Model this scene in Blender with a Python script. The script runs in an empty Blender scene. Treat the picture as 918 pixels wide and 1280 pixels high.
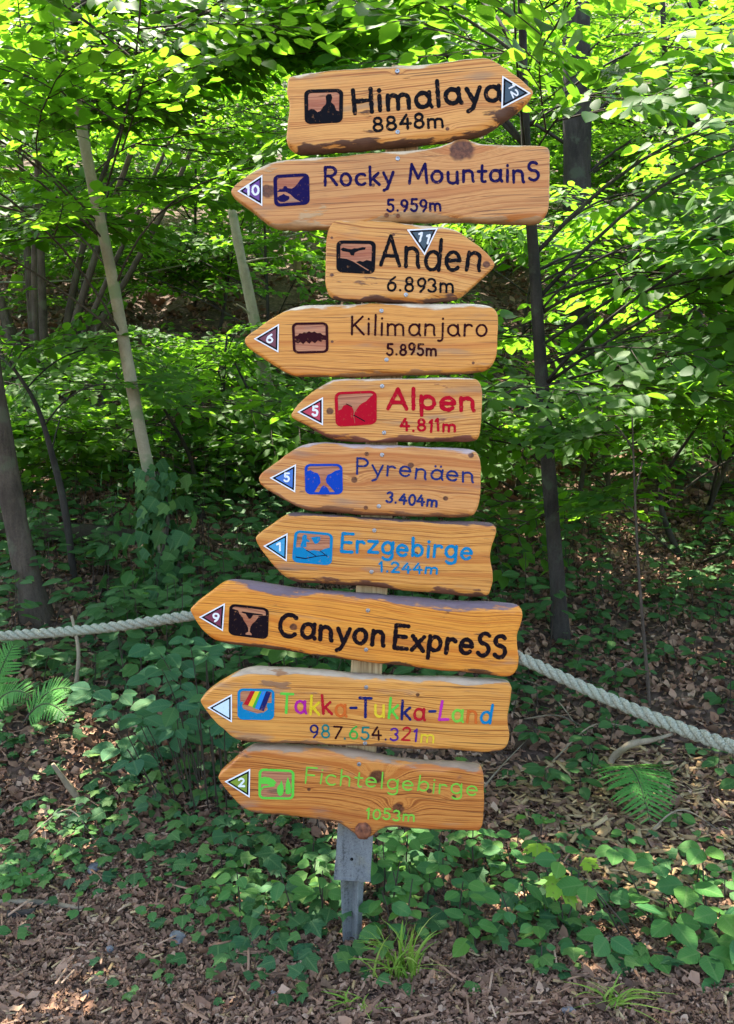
import bpy, math, random
import numpy as np
from mathutils import Vector, Matrix
from mathutils.geometry import tessellate_polygon

rng = np.random.default_rng(11)
R = math.radians
scene = bpy.context.scene
C = scene.collection

# ------------------------------------------------------------------ camera, world, sun, exposure
CAM_H, PITCH, FPX = 1.33, R(5.0), 1108.0
cd = bpy.data.cameras.new('camera'); cam = bpy.data.objects.new('camera', cd); C.objects.link(cam)
cam.location = (0, 0, CAM_H); cam.rotation_euler = (R(90) - PITCH, 0, 0)
cd.sensor_fit = 'VERTICAL'; cd.sensor_height = 24; cd.lens = 24 * FPX / 1280
cd.clip_start = 0.05; cd.clip_end = 500
scene.camera = cam

SUN_EL, SUN_AZ = R(64), R(-30)       # azimuth measured from +Y towards +X: the sun stands behind the trees
sdir = Vector((math.sin(SUN_AZ) * math.cos(SUN_EL), math.cos(SUN_AZ) * math.cos(SUN_EL), math.sin(SUN_EL)))
w = bpy.data.worlds.new('World'); scene.world = w; w.use_nodes = True
nt = w.node_tree; bgn = nt.nodes['Background']
sky = nt.nodes.new('ShaderNodeTexSky'); sky.sky_type = 'NISHITA'; sky.sun_disc = False
sky.sun_elevation = SUN_EL; sky.sun_rotation = SUN_AZ; sky.dust_density = 2.5; sky.ozone_density = 0.6
nt.links.new(sky.outputs[0], bgn.inputs[0]); bgn.inputs[1].default_value = 0.15
sl = bpy.data.lights.new('sun', 'SUN'); sl.energy = 4.7; sl.angle = R(0.5); sl.color = (1.0, 0.93, 0.80)
so = bpy.data.objects.new('sun', sl); C.objects.link(so)
so.rotation_euler = (-sdir).to_track_quat('-Z', 'Y').to_euler()
scene.view_settings.view_transform = 'Standard'; scene.view_settings.look = 'None'
scene.view_settings.gamma = 1; scene.view_settings.use_curve_mapping = False
scene.view_settings.exposure = 2.5
scene.cycles.max_bounces = 8; scene.cycles.diffuse_bounces = 4; scene.cycles.transmission_bounces = 4
scene.cycles.glossy_bounces = 2

# ------------------------------------------------------------------ helpers
cp, sp_ = math.cos(PITCH), math.sin(PITCH)
def ray(px, py):
    a, b = (px - 459) / FPX, (640 - py) / FPX
    return np.array([a, cp + b * sp_, -sp_ + b * cp])
def P(px, py, Y):
    d = ray(px, py); t = Y / d[1]
    return np.array([0, 0, CAM_H]) + d * t

def H(x, y):
    x = np.asarray(x, float); y = np.asarray(y, float)
    yy = y - 0.10 * np.sin(x * 1.7 + .4) - 0.06 * np.sin(x * 4.1) - 0.05 * np.clip(x, -3, 3)
    h = np.interp(yy, [-50, 2.55, 2.95, 3.4, 4.2, 5.5, 7, 9, 11, 15, 20, 40, 90], [0, 0, .06, .2, .38, .66, 1.0, 1.7, 2.6, 4.4, 6.9, 17, 45])
    m = np.clip((yy - 2.3) / 2, 0, 1)
    h = h + m * (.05 * np.sin(x * 2.3 + y * 1.1) + .035 * np.sin(x * 5.1 - y * 3.3) + .02 * np.sin(x * 9 + y * 7.7))
    h = h + .006 * np.sin(x * 11 + 1) * np.sin(y * 13) + .008 * np.sin(x * 3.1) * np.sin(y * 4.3 + 1)
    return h
def G(px, py):
    d = ray(px, py)
    t = np.arange(1.0, 40, .01)
    z = CAM_H + d[2] * t; h = H(d[0] * t, d[1] * t)
    i = int(np.argmax(z <= h)) if np.any(z <= h) else len(t) - 1
    q = np.array([d[0] * t[i], d[1] * t[i], 0]); q[2] = H(q[0], q[1]); return q
def on(x, y, dz=0): return np.array([x, y, float(H(x, y)) + dz])

class NB:
    """collects vertex / face arrays and links them as ONE mesh object"""
    def __init__(s): s.v = []; s.f = []; s.n = 0; s.uv = []
    def add(s, v, faces, mat=0, uv=None, smooth=True):
        v = np.asarray(v, float).reshape(-1, 3)
        for f in faces:
            f = np.asarray(f, np.int64)
            if f.size: s.f.append((f + s.n, mat, smooth))
        s.v.append(v); s.uv.append(np.zeros((len(v), 2)) if uv is None else np.asarray(uv, float)); s.n += len(v)
    def build(s, name, mats, parent=None, attrs=None, loc=None):
        me = bpy.data.meshes.new(name)
        v = np.concatenate(s.v)
        if loc is not None: v = v - np.asarray(loc)
        me.vertices.add(len(v)); me.vertices.foreach_set('co', v.astype(np.float32).ravel())
        nl = sum(f.size for f, _, _ in s.f); npoly = sum(len(f) for f, _, _ in s.f)
        me.loops.add(nl); me.polygons.add(npoly)
        me.loops.foreach_set('vertex_index', np.concatenate([f.ravel() for f, _, _ in s.f]).astype(np.int32))
        tot = np.concatenate([np.full(len(f), f.shape[1]) for f, _, _ in s.f])
        st = np.concatenate([[0], np.cumsum(tot)[:-1]])
        me.polygons.foreach_set('loop_start', st.astype(np.int32))
        me.polygons.foreach_set('material_index', np.concatenate([np.full(len(f), m) for f, m, _ in s.f]).astype(np.int32))
        me.polygons.foreach_set('use_smooth', np.concatenate([np.full(len(f), sm) for f, _, sm in s.f]))
        a = me.attributes.new('luv', 'FLOAT2', 'POINT'); a.data.foreach_set('vector', np.concatenate(s.uv).astype(np.float32).ravel())
        for k, arr in (attrs or {}).items():
            a = me.attributes.new(k, 'FLOAT', 'POINT'); a.data.foreach_set('value', np.asarray(arr, np.float32))
        me.update(); me.validate()
        for m in (mats if isinstance(mats, (list, tuple)) else [mats]): me.materials.append(m)
        o = bpy.data.objects.new(name, me); C.objects.link(o)
        if loc is not None and parent is None: o.location = loc
        if parent is not None: o.parent = parent
        return o

def tag(o, label=None, cat=None, group=None, kind=None):
    if label: o['label'] = label
    if cat: o['category'] = cat
    if group: o['group'] = group
    if kind: o['kind'] = kind
    return o
def empty(name, loc, label, cat, group=None):
    o = bpy.data.objects.new(name, None); C.objects.link(o); o.location = loc; o.empty_display_size = .1
    return tag(o, label, cat, group)

def smooth_line(pts, n):
    """Catmull-Rom through the points"""
    p = np.asarray(pts, float)
    if len(p) < 3:
        t = np.linspace(0, 1, n)[:, None]; return p[0] * (1 - t) + p[-1] * t
    q = np.vstack([2 * p[0] - p[1], p, 2 * p[-1] - p[-2]])
    t = np.linspace(0, len(p) - 1 - 1e-9, n); i = t.astype(int); f = (t - i)[:, None]
    a, b, c, d = q[i], q[i + 1], q[i + 2], q[i + 3]
    return .5 * (2 * b + (c - a) * f + (2 * a - 5 * b + 4 * c - d) * f ** 2 + (3 * b - a - 3 * c + d) * f ** 3)
def tube_arrays(pts, rad, k=6, close=True):
    p = np.asarray(pts, float); n = len(p); rad = np.broadcast_to(np.asarray(rad, float), (n,))
    t = np.gradient(p, axis=0); t /= np.linalg.norm(t, axis=1)[:, None] + 1e-12
    ref = np.array([0, 0, 1.0]) if abs(t[:, 2]).mean() < .8 else np.array([1.0, 0, 0])
    a = np.cross(t, ref); a /= np.linalg.norm(a, axis=1)[:, None] + 1e-12
    b = np.cross(t, a)
    th = np.arange(k) * 2 * np.pi / k
    v = p[:, None] + rad[:, None, None] * (np.cos(th)[None, :, None] * a[:, None] + np.sin(th)[None, :, None] * b[:, None])
    v = v.reshape(-1, 3)
    i = np.arange(n - 1)[:, None] * k; j = np.arange(k)[None]; j2 = (j + 1) % k
    f = np.stack([i + j, i + j2, i + k + j2, i + k + j], -1).reshape(-1, 4)
    faces = [f]
    if close:
        v = np.vstack([v, p[:1], p[-1:]]); m = n * k
        jj = np.arange(k)
        faces.append(np.stack([np.full(k, m), (jj + 1) % k, jj], -1))
        faces.append(np.stack([np.full(k, m + 1), (n - 1) * k + jj, (n - 1) * k + (jj + 1) % k], -1))
    return v, faces
def bumpy_tube(nb, pts, rad, k, n, amp=.08, mat=0, seed=0):
    """trunk: irregular section along a smoothed line"""
    line = smooth_line(pts, n); r = np.interp(np.linspace(0, 1, n), np.linspace(0, 1, len(rad)), rad)
    v, f = tube_arrays(line, r, k)
    c = np.repeat(line, k, axis=0); m = n * k
    ph = np.tile(np.arange(k) * 2 * np.pi / k, n); s = np.repeat(np.arange(n), k) * .55
    d = 1 + amp * (np.sin(ph * 2 + s * .7 + seed) * .6 + np.sin(ph * 3 - s * .9 + seed * 2) * .5 + np.sin(s * 2.1 + seed) * .35)
    v[:m] = c + (v[:m] - c) * d[:, None]
    nb.add(v, f, mat)
    return line

# ------------------------------------------------------------------ materials
class N:
    """small node helper"""
    def __init__(s, name):
        s.m = bpy.data.materials.new(name); s.m.use_nodes = True; s.t = s.m.node_tree
        s.p = s.t.nodes['Principled BSDF']; s.out = s.t.nodes['Material Output']
    def new(s, kind, **kw):
        n = s.t.nodes.new(kind)
        for k, v in kw.items():
            if k.startswith('_'): setattr(n, k[1:], v)
        return n
    def put(s, sock, v):
        if isinstance(v, bpy.types.NodeSocket): s.t.links.new(v, sock)
        elif isinstance(v, (tuple, list)) and sock.type == 'RGBA' and len(v) == 3: sock.default_value = (*v, 1)
        else: sock.default_value = v
    def math(s, op, a, b=0.0, c=None, clamp=False):
        n = s.new('ShaderNodeMath'); n.operation = op; n.use_clamp = clamp
        s.put(n.inputs[0], a); s.put(n.inputs[1], b)
        if c is not None: s.put(n.inputs[2], c)
        return n.outputs[0]
    def mix(s, f, a, b, mode='MIX'):
        n = s.new('ShaderNodeMix'); n.data_type = 'RGBA'; n.blend_type = mode
        s.put(n.inputs[0], f); s.put(n.inputs[6], a); s.put(n.inputs[7], b); return n.outputs[2]
    def noise(s, vec=None, scale=5, detail=3, rough=.55, dim='3D', w=None, dist=0):
        n = s.new('ShaderNodeTexNoise'); n.noise_dimensions = dim
        if vec is not None: s.put(n.inputs['Vector'], vec)
        if w is not None: s.put(n.inputs['W'], w)
        n.inputs['Scale'].default_value = scale; n.inputs['Detail'].default_value = detail
        n.inputs['Roughness'].default_value = rough; n.inputs['Distortion'].default_value = dist
        return n.outputs[0]
    def ramp(s, f, stops):
        n = s.new('ShaderNodeValToRGB'); e = n.color_ramp.elements
        while len(e) < len(stops): e.new(.5)
        for el, (p, c) in zip(e, stops): el.position = p; el.color = (*c, 1) if len(c) == 3 else c
        s.put(n.inputs[0], f); return n.outputs[0]
    def step(s, f, a, b):
        n = s.new('ShaderNodeMapRange'); n.interpolation_type = 'SMOOTHSTEP'
        s.put(n.inputs[0], f); n.inputs[1].default_value = a; n.inputs[2].default_value = b; return n.outputs[0]
    def obj(s): return s.new('ShaderNodeTexCoord').outputs['Object']
    def scaled(s, vec, sc):
        n = s.new('ShaderNodeVectorMath'); n.operation = 'MULTIPLY'; s.put(n.inputs[0], vec); n.inputs[1].default_value = sc; return n.outputs[0]
    def xyz(s, vec):
        n = s.new('ShaderNodeSeparateXYZ'); s.put(n.inputs[0], vec); return n.outputs
    def attr(s, name, out='Fac'):
        n = s.new('ShaderNodeAttribute'); n.attribute_name = name; return n.outputs[out]
    def isl(s): return s.new('ShaderNodeNewGeometry').outputs['Random Per Island']
    def bump(s, h, strength=.3, dist=.002):
        n = s.new('ShaderNodeBump'); n.inputs['Strength'].default_value = strength; n.inputs['Distance'].default_value = dist
        s.put(n.inputs['Height'], h); s.t.links.new(n.outputs[0], s.p.inputs['Normal']); return n.outputs[0]
    def base(s, c, rough=.6, spec=.5, metal=0):
        s.put(s.p.inputs['Base Color'], c); s.put(s.p.inputs['Roughness'], rough)
        s.p.inputs['Specular IOR Level'].default_value = spec; s.p.inputs['Metallic'].default_value = metal; return s.m

def leaf_mat(name, cols, trans, tfac=.45, rough=.42, veins=0.0, spots=None):
    """leaf: colour differs leaf by leaf (random per island), thin and translucent"""
    n = N(name); r = n.isl()
    k = len(cols) - 1
    c = n.ramp(r, [(i / k, col) for i, col in enumerate(cols)])
    uv = n.xyz(n.attr('luv', 'Vector'))
    av = n.math('ABSOLUTE', uv[1])
    if veins:
        st = n.math('FRACT', n.math('SUBTRACT', n.math('MULTIPLY', uv[0], 9.0), n.math('MULTIPLY', av, 5.5)))
        vein = n.math('SUBTRACT', 1.0, n.step(n.math('ABSOLUTE', n.math('SUBTRACT', st, .5)), .05, .16))
        rib = n.math('SUBTRACT', 1.0, n.step(av, .012, .045))
        vm = n.math('MULTIPLY', n.math('MAXIMUM', n.math('MULTIPLY', vein, .55), rib), veins)
        c = n.mix(vm, c, n.mix(.5, c, (.22, .30, .10)))
        n.bump(n.math('MULTIPLY', n.math('MAXIMUM', vein, rib), -1.0), .5, .0012)
    if spots:
        o = n.noise(n.obj(), 60, 2)
        c = n.mix(n.step(o, .60, .68), c, spots)
    n.base(c, rough + .14, .16)
    tr = n.new('ShaderNodeBsdfTranslucent')
    hs = n.ramp(r, [(0, tuple(x * .7 for x in trans)), (1, trans)])
    n.put(tr.inputs[0], hs)
    mx = n.new('ShaderNodeMixShader'); mx.inputs[0].default_value = tfac
    n.t.links.new(n.p.outputs[0], mx.inputs[1]); n.t.links.new(tr.outputs[0], mx.inputs[2]); n.t.links.new(mx.outputs[0], n.out.inputs[0])
    return n.m

def bark_mat(name, c0, c1, scale=18, stretch=.25, lichen=None, bump=.6):
    n = N(name); o = n.obj(); v = n.scaled(o, (1, 1, stretch))
    a = n.math('ADD', n.math('MULTIPLY', n.noise(v, scale, 5, .7), .65), n.math('MULTIPLY', n.noise(o, scale * 4, 4, .7), .35)); b = n.noise(o, 3.2, 3)
    c = n.ramp(a, [(.3, c0), (.7, c1)])
    c = n.mix(n.step(b, .45, .65), c, n.mix(.5, c, tuple(x * .55 for x in c0)))
    if lichen: c = n.mix(n.step(n.noise(o, 7, 4), .55, .66), c, lichen)
    n.bump(a, bump, .012)
    return n.base(c, .9, .2)

def plain(name, c, rough=.5, spec=.4, metal=0, var=.12, scale=60):
    n = N(name); o = n.obj(); a = n.noise(o, scale, 3)
    col = n.mix(n.math('MULTIPLY', a, var * 2), c, tuple(min(1, x * 1.35) for x in c))
    col = n.mix(n.step(n.noise(o, scale * 2.3, 2), .62, .75), col, tuple(x * .6 for x in c))
    return n.base(col, rough, spec, metal)

M = {}
M['leaf_bright'] = leaf_mat('fresh beech leaf', [(.03, .09, .010), (.052, .13, .013), (.075, .16, .015), (.04, .105, .014)], (.26, .56, .025), .50)
M['leaf_mid'] = leaf_mat('green woodland leaf', [(.025, .075, .014), (.04, .105, .018), (.06, .13, .018), (.03, .09, .022)], (.24, .54, .025), .48)
M['leaf_dark'] = leaf_mat('deep green shade leaf', [(.03, .09, .026), (.045, .12, .034), (.035, .10, .032), (.055, .14, .034)], (.14, .32, .05), .36, .42, .4)
M['leaf_far'] = leaf_mat('far leaf', [(.02, .06, .012), (.036, .095, .013), (.055, .12, .014), (.028, .07, .016)], (.26, .56, .025), .50)
M['leaf_ivy'] = leaf_mat('ivy leaf', [(.022, .075, .024), (.035, .11, .03), (.028, .09, .036), (.055, .14, .035), (.09, .17, .035)], (.10, .24, .04), .25, .4, .5)
M['leaf_blue'] = leaf_mat('dusty blue green leaf', [(.03, .11, .05), (.045, .135, .055), (.035, .12, .045), (.06, .15, .045)], (.10, .26, .05), .3, .5, .4)
M['leaf_bramble'] = leaf_mat('bramble leaf', [(.045, .15, .03), (.065, .18, .035), (.04, .14, .045), (.10, .22, .03)], (.18, .40, .04), .32, .4, .45)
M['leaf_maple'] = leaf_mat('yellow green maple leaf', [(.18, .34, .03), (.25, .42, .03), (.20, .36, .03)], (.35, .55, .05), .4, .5, 1.0, (.10, .09, .03))
M['fern'] = leaf_mat('fern frond', [(.08, .25, .05), (.10, .28, .06), (.11, .30, .06)], (.2, .45, .06), .38, .5)
M['grass'] = leaf_mat('grass blade', [(.13, .27, .03), (.18, .32, .04), (.24, .34, .06), (.30, .33, .10)], (.4, .55, .06), .35, .5)
M['twig'] = bark_mat('twig bark', (.035, .026, .018), (.075, .058, .042), 60, .3, None, .3)
M['bark_pale'] = bark_mat('pale smooth bark', (.20, .17, .105), (.34, .30, .20), 22, .5, (.17, .19, .10), .3)
M['bark_brown'] = bark_mat('brown bark', (.035, .025, .018), (.12, .09, .065), 26, .22, (.085, .08, .05), .9)
M['bark_dark'] = bark_mat('dark bark', (.016, .013, .010), (.060, .050, .040), 28, .22, (.05, .055, .035))
M['bark_dead'] = bark_mat('dead wood', (.16, .12, .075), (.34, .27, .18), 24, .2, (.10, .085, .06))
M['log'] = bark_mat('fallen log bark', (.03, .022, .015), (.10, .075, .055), 16, .3, (.07, .09, .035), .9)

# wood chips and leaf litter
def litter_mat(name, cols, rough=.85):
    n = N(name); k = len(cols) - 1
    c = n.ramp(n.isl(), [(i / k, (min(.5, col[0] * 1.22), col[1] * 1.22, col[2] * 1.1)) for i, col in enumerate(cols)])
    a = n.noise(n.obj(), 90, 3)
    c = n.mix(n.math('MULTIPLY', a, .6), c, n.mix(.5, c, (.05, .03, .02)))
    return n.base(c, rough, .25)
M['litter'] = litter_mat('dry leaf litter', [(.085, .05, .034), (.26, .15, .10), (.17, .085, .055), (.30, .18, .125), (.19, .10, .065), (.05, .028, .02), (.26, .145, .095), (.40, .27, .20)])
M['chips'] = litter_mat('bark mulch chips', [(.14, .085, .04), (.33, .22, .11), (.20, .12, .06), (.42, .30, .17), (.09, .05, .03)])
n = N('forest soil'); o = n.obj()
a = n.noise(o, 9, 6, .7); v_ = n.new('ShaderNodeTexVoronoi'); v_.inputs['Scale'].default_value = 38; n.put(v_.inputs['Vector'], o)
vc = n.xyz(v_.outputs['Color'])[0]
c = n.ramp(vc, [(0, (.055, .034, .024)), (.4, (.12, .075, .052)), (.75, (.18, .115, .082)), (1, (.07, .045, .03))])
c = n.mix(n.step(a, .42, .62), n.mix(.5, c, (.04, .026, .018)), c)
n.bump(n.math('ADD', n.math('MULTIPLY', vc, .6), a), .8, .015); M['soil'] = n.base(c, .95, .2)

def wood_board_mat(name, seed, light, mid, dark, top_col, bot_col, knots, hole=False):
    n = N(name); o = n.obj(); s = n.xyz(o); u, d, v = s[0], s[1], s[2]
    warp = n.noise(n.scaled(o, (2.2, 5, 7)), 1.0, 2, .5)
    off = n.new('ShaderNodeVectorMath'); off.operation = 'ADD'; n.put(off.inputs[0], n.scaled(o, (1.6, 3, 3.2))); off.inputs[1].default_value = (seed * 3.7, seed, seed * 1.3)
    warp2 = n.noise(off.outputs[0], 1.0, 2, .5)
    g = n.math('ADD', v, n.math('MULTIPLY', d, .55))
    g = n.math('ADD', g, n.math('MULTIPLY', n.math('SUBTRACT', warp2, .5), .11))
    g = n.math('ADD', g, n.math('MULTIPLY', n.math('SUBTRACT', warp, .5), .012))
    core = None
    for (ku, kv, kr, amp) in knots:
        du = n.math('SUBTRACT', u, ku); dv = n.math('SUBTRACT', v, kv)
        q = lambda a, r: n.math('POWER', n.math('ABSOLUTE', n.math('DIVIDE', a, r)), 2.0)
        d2 = n.math('ADD', q(du, kr * 3.2), q(dv, kr * 1.7))
        g = n.math('ADD', g, n.math('MULTIPLY', n.math('POWER', 2.718, n.math('MULTIPLY', d2, -1.0)), amp))
        wob = n.math('MULTIPLY', n.math('SUBTRACT', n.noise(o, 45, 2), .5), .9)
        rr = n.math('ADD', n.math('SQRT', n.math('ADD', q(du, kr), q(dv, kr * .92))), wob)
        m = n.math('SUBTRACT', 1.0, n.step(rr, .75, 1.15))
        core = m if core is None else n.math('MAXIMUM', core, m)
    rings = n.noise(None, 1.0, 3, .6, '1D', n.math('MULTIPLY_ADD', g, 190.0, seed * 17.3))
    broad = n.noise(None, 1.0, 1, .5, '1D', n.math('MULTIPLY_ADD', g, 26.0, seed * 7.1))
    fib = n.noise(n.scaled(o, (6, 60, 420)), 1.0, 3, .65)
    f = n.math('MULTIPLY_ADD', n.math('ADD', n.math('MULTIPLY', rings, .52), n.math('ADD', n.math('MULTIPLY', broad, .22), n.math('MULTIPLY', fib, .29))), 1.55, -.275)
    c = n.ramp(f, [(.34, dark), (.43, mid), (.52, light), (.58, tuple(x * .92 for x in light)), (.64, tuple(x * .85 for x in mid)), (.76, tuple(x * 1.25 for x in dark))])
    c = n.mix(n.step(broad, .52, .68), c, n.mix(.55, c, tuple(x * y for x, y in zip(mid, (.85, .62, .5)))))
    # weathered grey-brown patches, hairline checks along the grain
    wz = n.step(n.noise(n.scaled(off.outputs[0], (3, 3, 8)), 1.0, 3), .60, .75)
    c = n.mix(n.math('MULTIPLY', wz, .55), c, (.27, .20, .14))
    dz = n.step(n.noise(n.scaled(off.outputs[0], (2.5, 2, 4)), 1.0, 4, .6), .52, .7)
    c = n.mix(n.math('MULTIPLY', dz, .4), c, n.mix(.6, c, (.20, .075, .03)))
    ck = n.step(n.noise(n.scaled(off.outputs[0], (2.2, 5, 60)), 1.0, 2, .5), .68, .72)
    c = n.mix(n.math('MULTIPLY', ck, .7), c, (.07, .03, .015))
    if core is not None:
        kc = n.ramp(n.noise(o, 130, 2), [(.35, (.045, .014, .008)), (.65, (.15, .05, .022))])
        c = n.mix(n.math('MULTIPLY', core, .92), c, kc)
    # waney edges: sapwood / remains of bark
    wn = n.noise(n.scaled(off.outputs[0], (9, 13, 19)), 1.0, 4, .6); lo = n.noise(n.scaled(off.outputs[0], (4, 2, 2)), 1.0, 2)
    tmask = n.math('MULTIPLY', n.step(n.math('MULTIPLY_ADD', n.math('SUBTRACT', n.math('ADD', wn, lo), 1.0), 1.5, n.attr('wane_top')), .42, .68), .95)
    bmask = n.math('MULTIPLY', n.step(n.math('MULTIPLY_ADD', n.math('SUBTRACT', n.math('ADD', wn, lo), 1.0), 1.9, n.attr('wane_bottom')), .42, .62), .95)
    c = n.mix(tmask, c, n.mix(n.step(wn, .35, .7), tuple(x * .7 for x in top_col), top_col))
    c = n.mix(bmask, c, n.mix(n.step(wn, .3, .65), tuple(x * .5 for x in bot_col), bot_col))
    h = n.math('ADD', n.math('MULTIPLY', f, .6), n.math('MULTIPLY', n.math('MAXIMUM', tmask, bmask), n.math('MULTIPLY', wn, 2.5)))
    n.bump(h, .35, .0025)
    rough = n.math('ADD', .38, n.math('MULTIPLY', n.math('MAXIMUM', n.math('MAXIMUM', tmask, bmask), wz), .4))
    return n.base(c, rough, .25)

# ------------------------------------------------------------------ ground
def axis(lo, hi, fine_lo, fine_hi, fine, coarse):
    a = np.arange(fine_lo, fine_hi, fine)
    l, x = [], fine_lo
    while x > lo: x -= max(fine, coarse * min(1, (fine_lo - x) / 6 + .1)); l.append(x)
    h, x = [], fine_hi
    while x < hi: h.append(x); x += max(fine, coarse * min(1, (x - fine_hi) / 6 + .1))
    return np.concatenate([l[::-1], a, h, [x]])
gx = axis(-90, 90, -4, 4, .05, 3); gy = axis(-60, 90, 1, 9, .05, 3)
X, Y = np.meshgrid(gx, gy); nb = NB()
nx, ny = len(gx), len(gy); ii = (np.arange(ny - 1)[:, None] * nx + np.arange(nx - 1)[None]).ravel()
nb.add(np.stack([X, Y, H(X, Y)], -1).reshape(-1, 3), [np.stack([ii, ii + 1, ii + nx + 1, ii + nx], -1)])
tag(nb.build('ground', M['soil']), kind='structure')

# ------------------------------------------------------------------ leaf templates: (verts, faces by size, uv)
def tpl_ovate(wd=.36, fold=.10, droop=.14, serr=0):
    t = np.array([0, .15, .38, .62, .82, 1.0]); ww = np.array([0, .72, 1, .86, .48, 0]) * wd
    mid = np.stack([t, 0 * t, -droop * t ** 2], -1)
    v = [*mid]; uv = [(a, 0) for a in t]
    for sgn in (1, -1):
        for i in range(1, 5):
            v.append((t[i] + .03, sgn * ww[i], -droop * t[i] ** 2 + fold * ww[i] / wd * .6)); uv.append((t[i], sgn * ww[i]))
    L = [6, 7, 8, 9]; Rr = [10, 11, 12, 13]
    tri = [(0, 1, L[0]), (5, L[3], 4), (0, Rr[0], 1), (5, 4, Rr[3])]
    quad = [(i, i + 1, L[i], L[i - 1]) for i in range(1, 4)] + [(i, Rr[i - 1], Rr[i], i + 1) for i in range(1, 4)]
    return np.array(v), [np.array(tri), np.array(quad)], np.array(uv)
def tpl_mid(wd=.34, fold=.1):
    v = np.array([(0, 0, 0), (.5, 0, -.03), (1, 0, -.13), (.3, wd * .9, fold * .5), (.7, wd * .7, 0), (.3, -wd * .9, fold * .5), (.7, -wd * .7, 0)])
    return v, [np.array([(0, 1, 3), (1, 4, 3), (1, 2, 4), (0, 5, 1), (1, 5, 6), (1, 6, 2)])], v[:, :2].copy()
def tpl_far(wd=.36):
    v = np.array([(0, 0, 0), (.45, wd, .06), (1, 0, -.1), (.45, -wd, .06)])
    return v, [np.array([(0, 2, 1), (0, 3, 2)])], v[:, :2].copy()
def tpl_lobed(angles, radii, cx=.3):
    """palmate leaf fanned out from the stalk"""
    v = [(0, 0, 0), (cx, 0, .02)]; uv = [(0, 0), (cx, 0)]
    for a, r in zip(angles, radii):
        x, y = cx + r * math.cos(R(a)), r * math.sin(R(a)); v.append((x, y, -.10 * r * r + (.03 if r < .4 else -.02))); uv.append((x, y))
    k = len(angles); tri = [(1, 2 + i + 1, 2 + i) for i in range(k - 1)] + [(1, 2, 0), (1, 0, 2 + k - 1)]
    return np.array(v), [np.array(tri)], np.array(uv)
IVY = tpl_lobed([150, 118, 92, 62, 42, 22, 0, -22, -42, -62, -92, -118, -150], [.33, .47, .38, .52, .36, .40, .72, .40, .36, .52, .38, .47, .33], .3)
MAPLE = tpl_lobed([155, 130, 112, 95, 80, 66, 55, 44, 33, 20, 10, 0, -10, -20, -33, -44, -55, -66, -80, -95, -112, -130, -155],
                  [.3, .48, .36, .52, .5, .66, .5, .56, .36, .55, .52, .72, .52, .55, .36, .56, .5, .66, .5, .52, .36, .48, .3], .3)
OVATE, OVATE_W, MID, FAR = tpl_ovate(), tpl_ovate(.33, .08, .12), tpl_mid(), tpl_far()
LANCE = tpl_ovate(.055, .02, .12)

def unit(a): return a / (np.linalg.norm(a, axis=-1, keepdims=True) + 1e-12)
def add_leaves(nb, tpl, pos, xd, nrm, size, mat=0):
    pos = np.asarray(pos, float).reshape(-1, 3); k = len(pos)
    if not k: return
    x = unit(np.asarray(xd, float).reshape(-1, 3)); z = np.asarray(nrm, float).reshape(-1, 3)
    y = unit(np.cross(z, x)); z = np.cross(x, y); size = np.broadcast_to(np.asarray(size, float), (k,))
    tv, tf, tu = tpl
    v = pos[:, None] + size[:, None, None] * (tv[None, :, :1] * x[:, None] + tv[None, :, 1:2] * y[:, None] + tv[None, :, 2:] * z[:, None])
    b = np.arange(k)[:, None, None] * len(tv)
    nb.add(v.reshape(-1, 3), [(f[None] + b).reshape(-1, f.shape[1]) for f in tf], mat, np.tile(tu, (k, 1)))

# spray prototypes: a leafy shoot along +X, flat in XY, 1 m long
def make_spray(seed, leaf=.08, nside=9, dense=1.0):
    r = np.random.default_rng(seed); lp, ld, ln, ls, tw = [], [], [], [], []
    def twig(a, d, L, rad, lev):
        n = 5; t = np.linspace(0, 1, n)[:, None]
        bend = np.array([0, r.normal() * .12, -r.uniform(.02, .16)]) * L
        pts = a + d * L * t + bend * t ** 2
        tw.append((pts, np.linspace(rad, rad * .35, n)))
        m = max(2, int(L / (leaf * .62) * dense)) if lev else int(L / (leaf * .9) * dense)
        for i in range(m):
            q = (.12 if lev else .35) + (.88 if lev else .65) * (i + r.uniform(0, .4)) / m
            if q > 1: q = 1
            pos = a + d * L * q + bend * q * q; s = 1 if i % 2 else -1
            side = np.array([-d[1], d[0], 0]); ang = r.uniform(.5, 1.1)
            x = d * math.cos(ang) + side * s * math.sin(ang) + np.array([0, 0, r.normal() * .22 - .1])
            lp.append(pos + x * leaf * .12); ld.append(x); ln.append(np.array([r.normal() * .34, r.normal() * .34, 1])); ls.append(leaf * r.uniform(.6, 1.15))
        e = a + d * L + bend; lp.append(e); ld.append(d + np.array([0, 0, -.15])); ln.append(np.array([r.normal() * .3, r.normal() * .3, 1])); ls.append(leaf * r.uniform(.8, 1.1))
        return bend
    b = twig(np.zeros(3), np.array([1., 0, 0]), 1.0, .006, 0)
    for i in range(nside):
        q = .12 + .8 * (i + r.uniform(0, .5)) / nside; s = 1 if i % 2 else -1; a = r.uniform(.55, 1.0)
        twig(np.array([q, 0, 0]) + b * q * q, np.array([math.cos(a), s * math.sin(a), r.normal() * .12]), r.uniform(.3, .55) * (1.12 - q * .7), .0035, 1)
    return [np.array(z) for z in (lp, ld, ln, ls)] + [tw]
SPR = [make_spray(i) for i in range(10)]
SPR_BIG = [make_spray(40 + i, .105, 7) for i in range(8)]
SPR_FAR = [make_spray(80 + i, .15, 7, .9) for i in range(6)]
LEAN = np.array([0, -.45, .9])       # leaves tip their faces towards the open path
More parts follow.
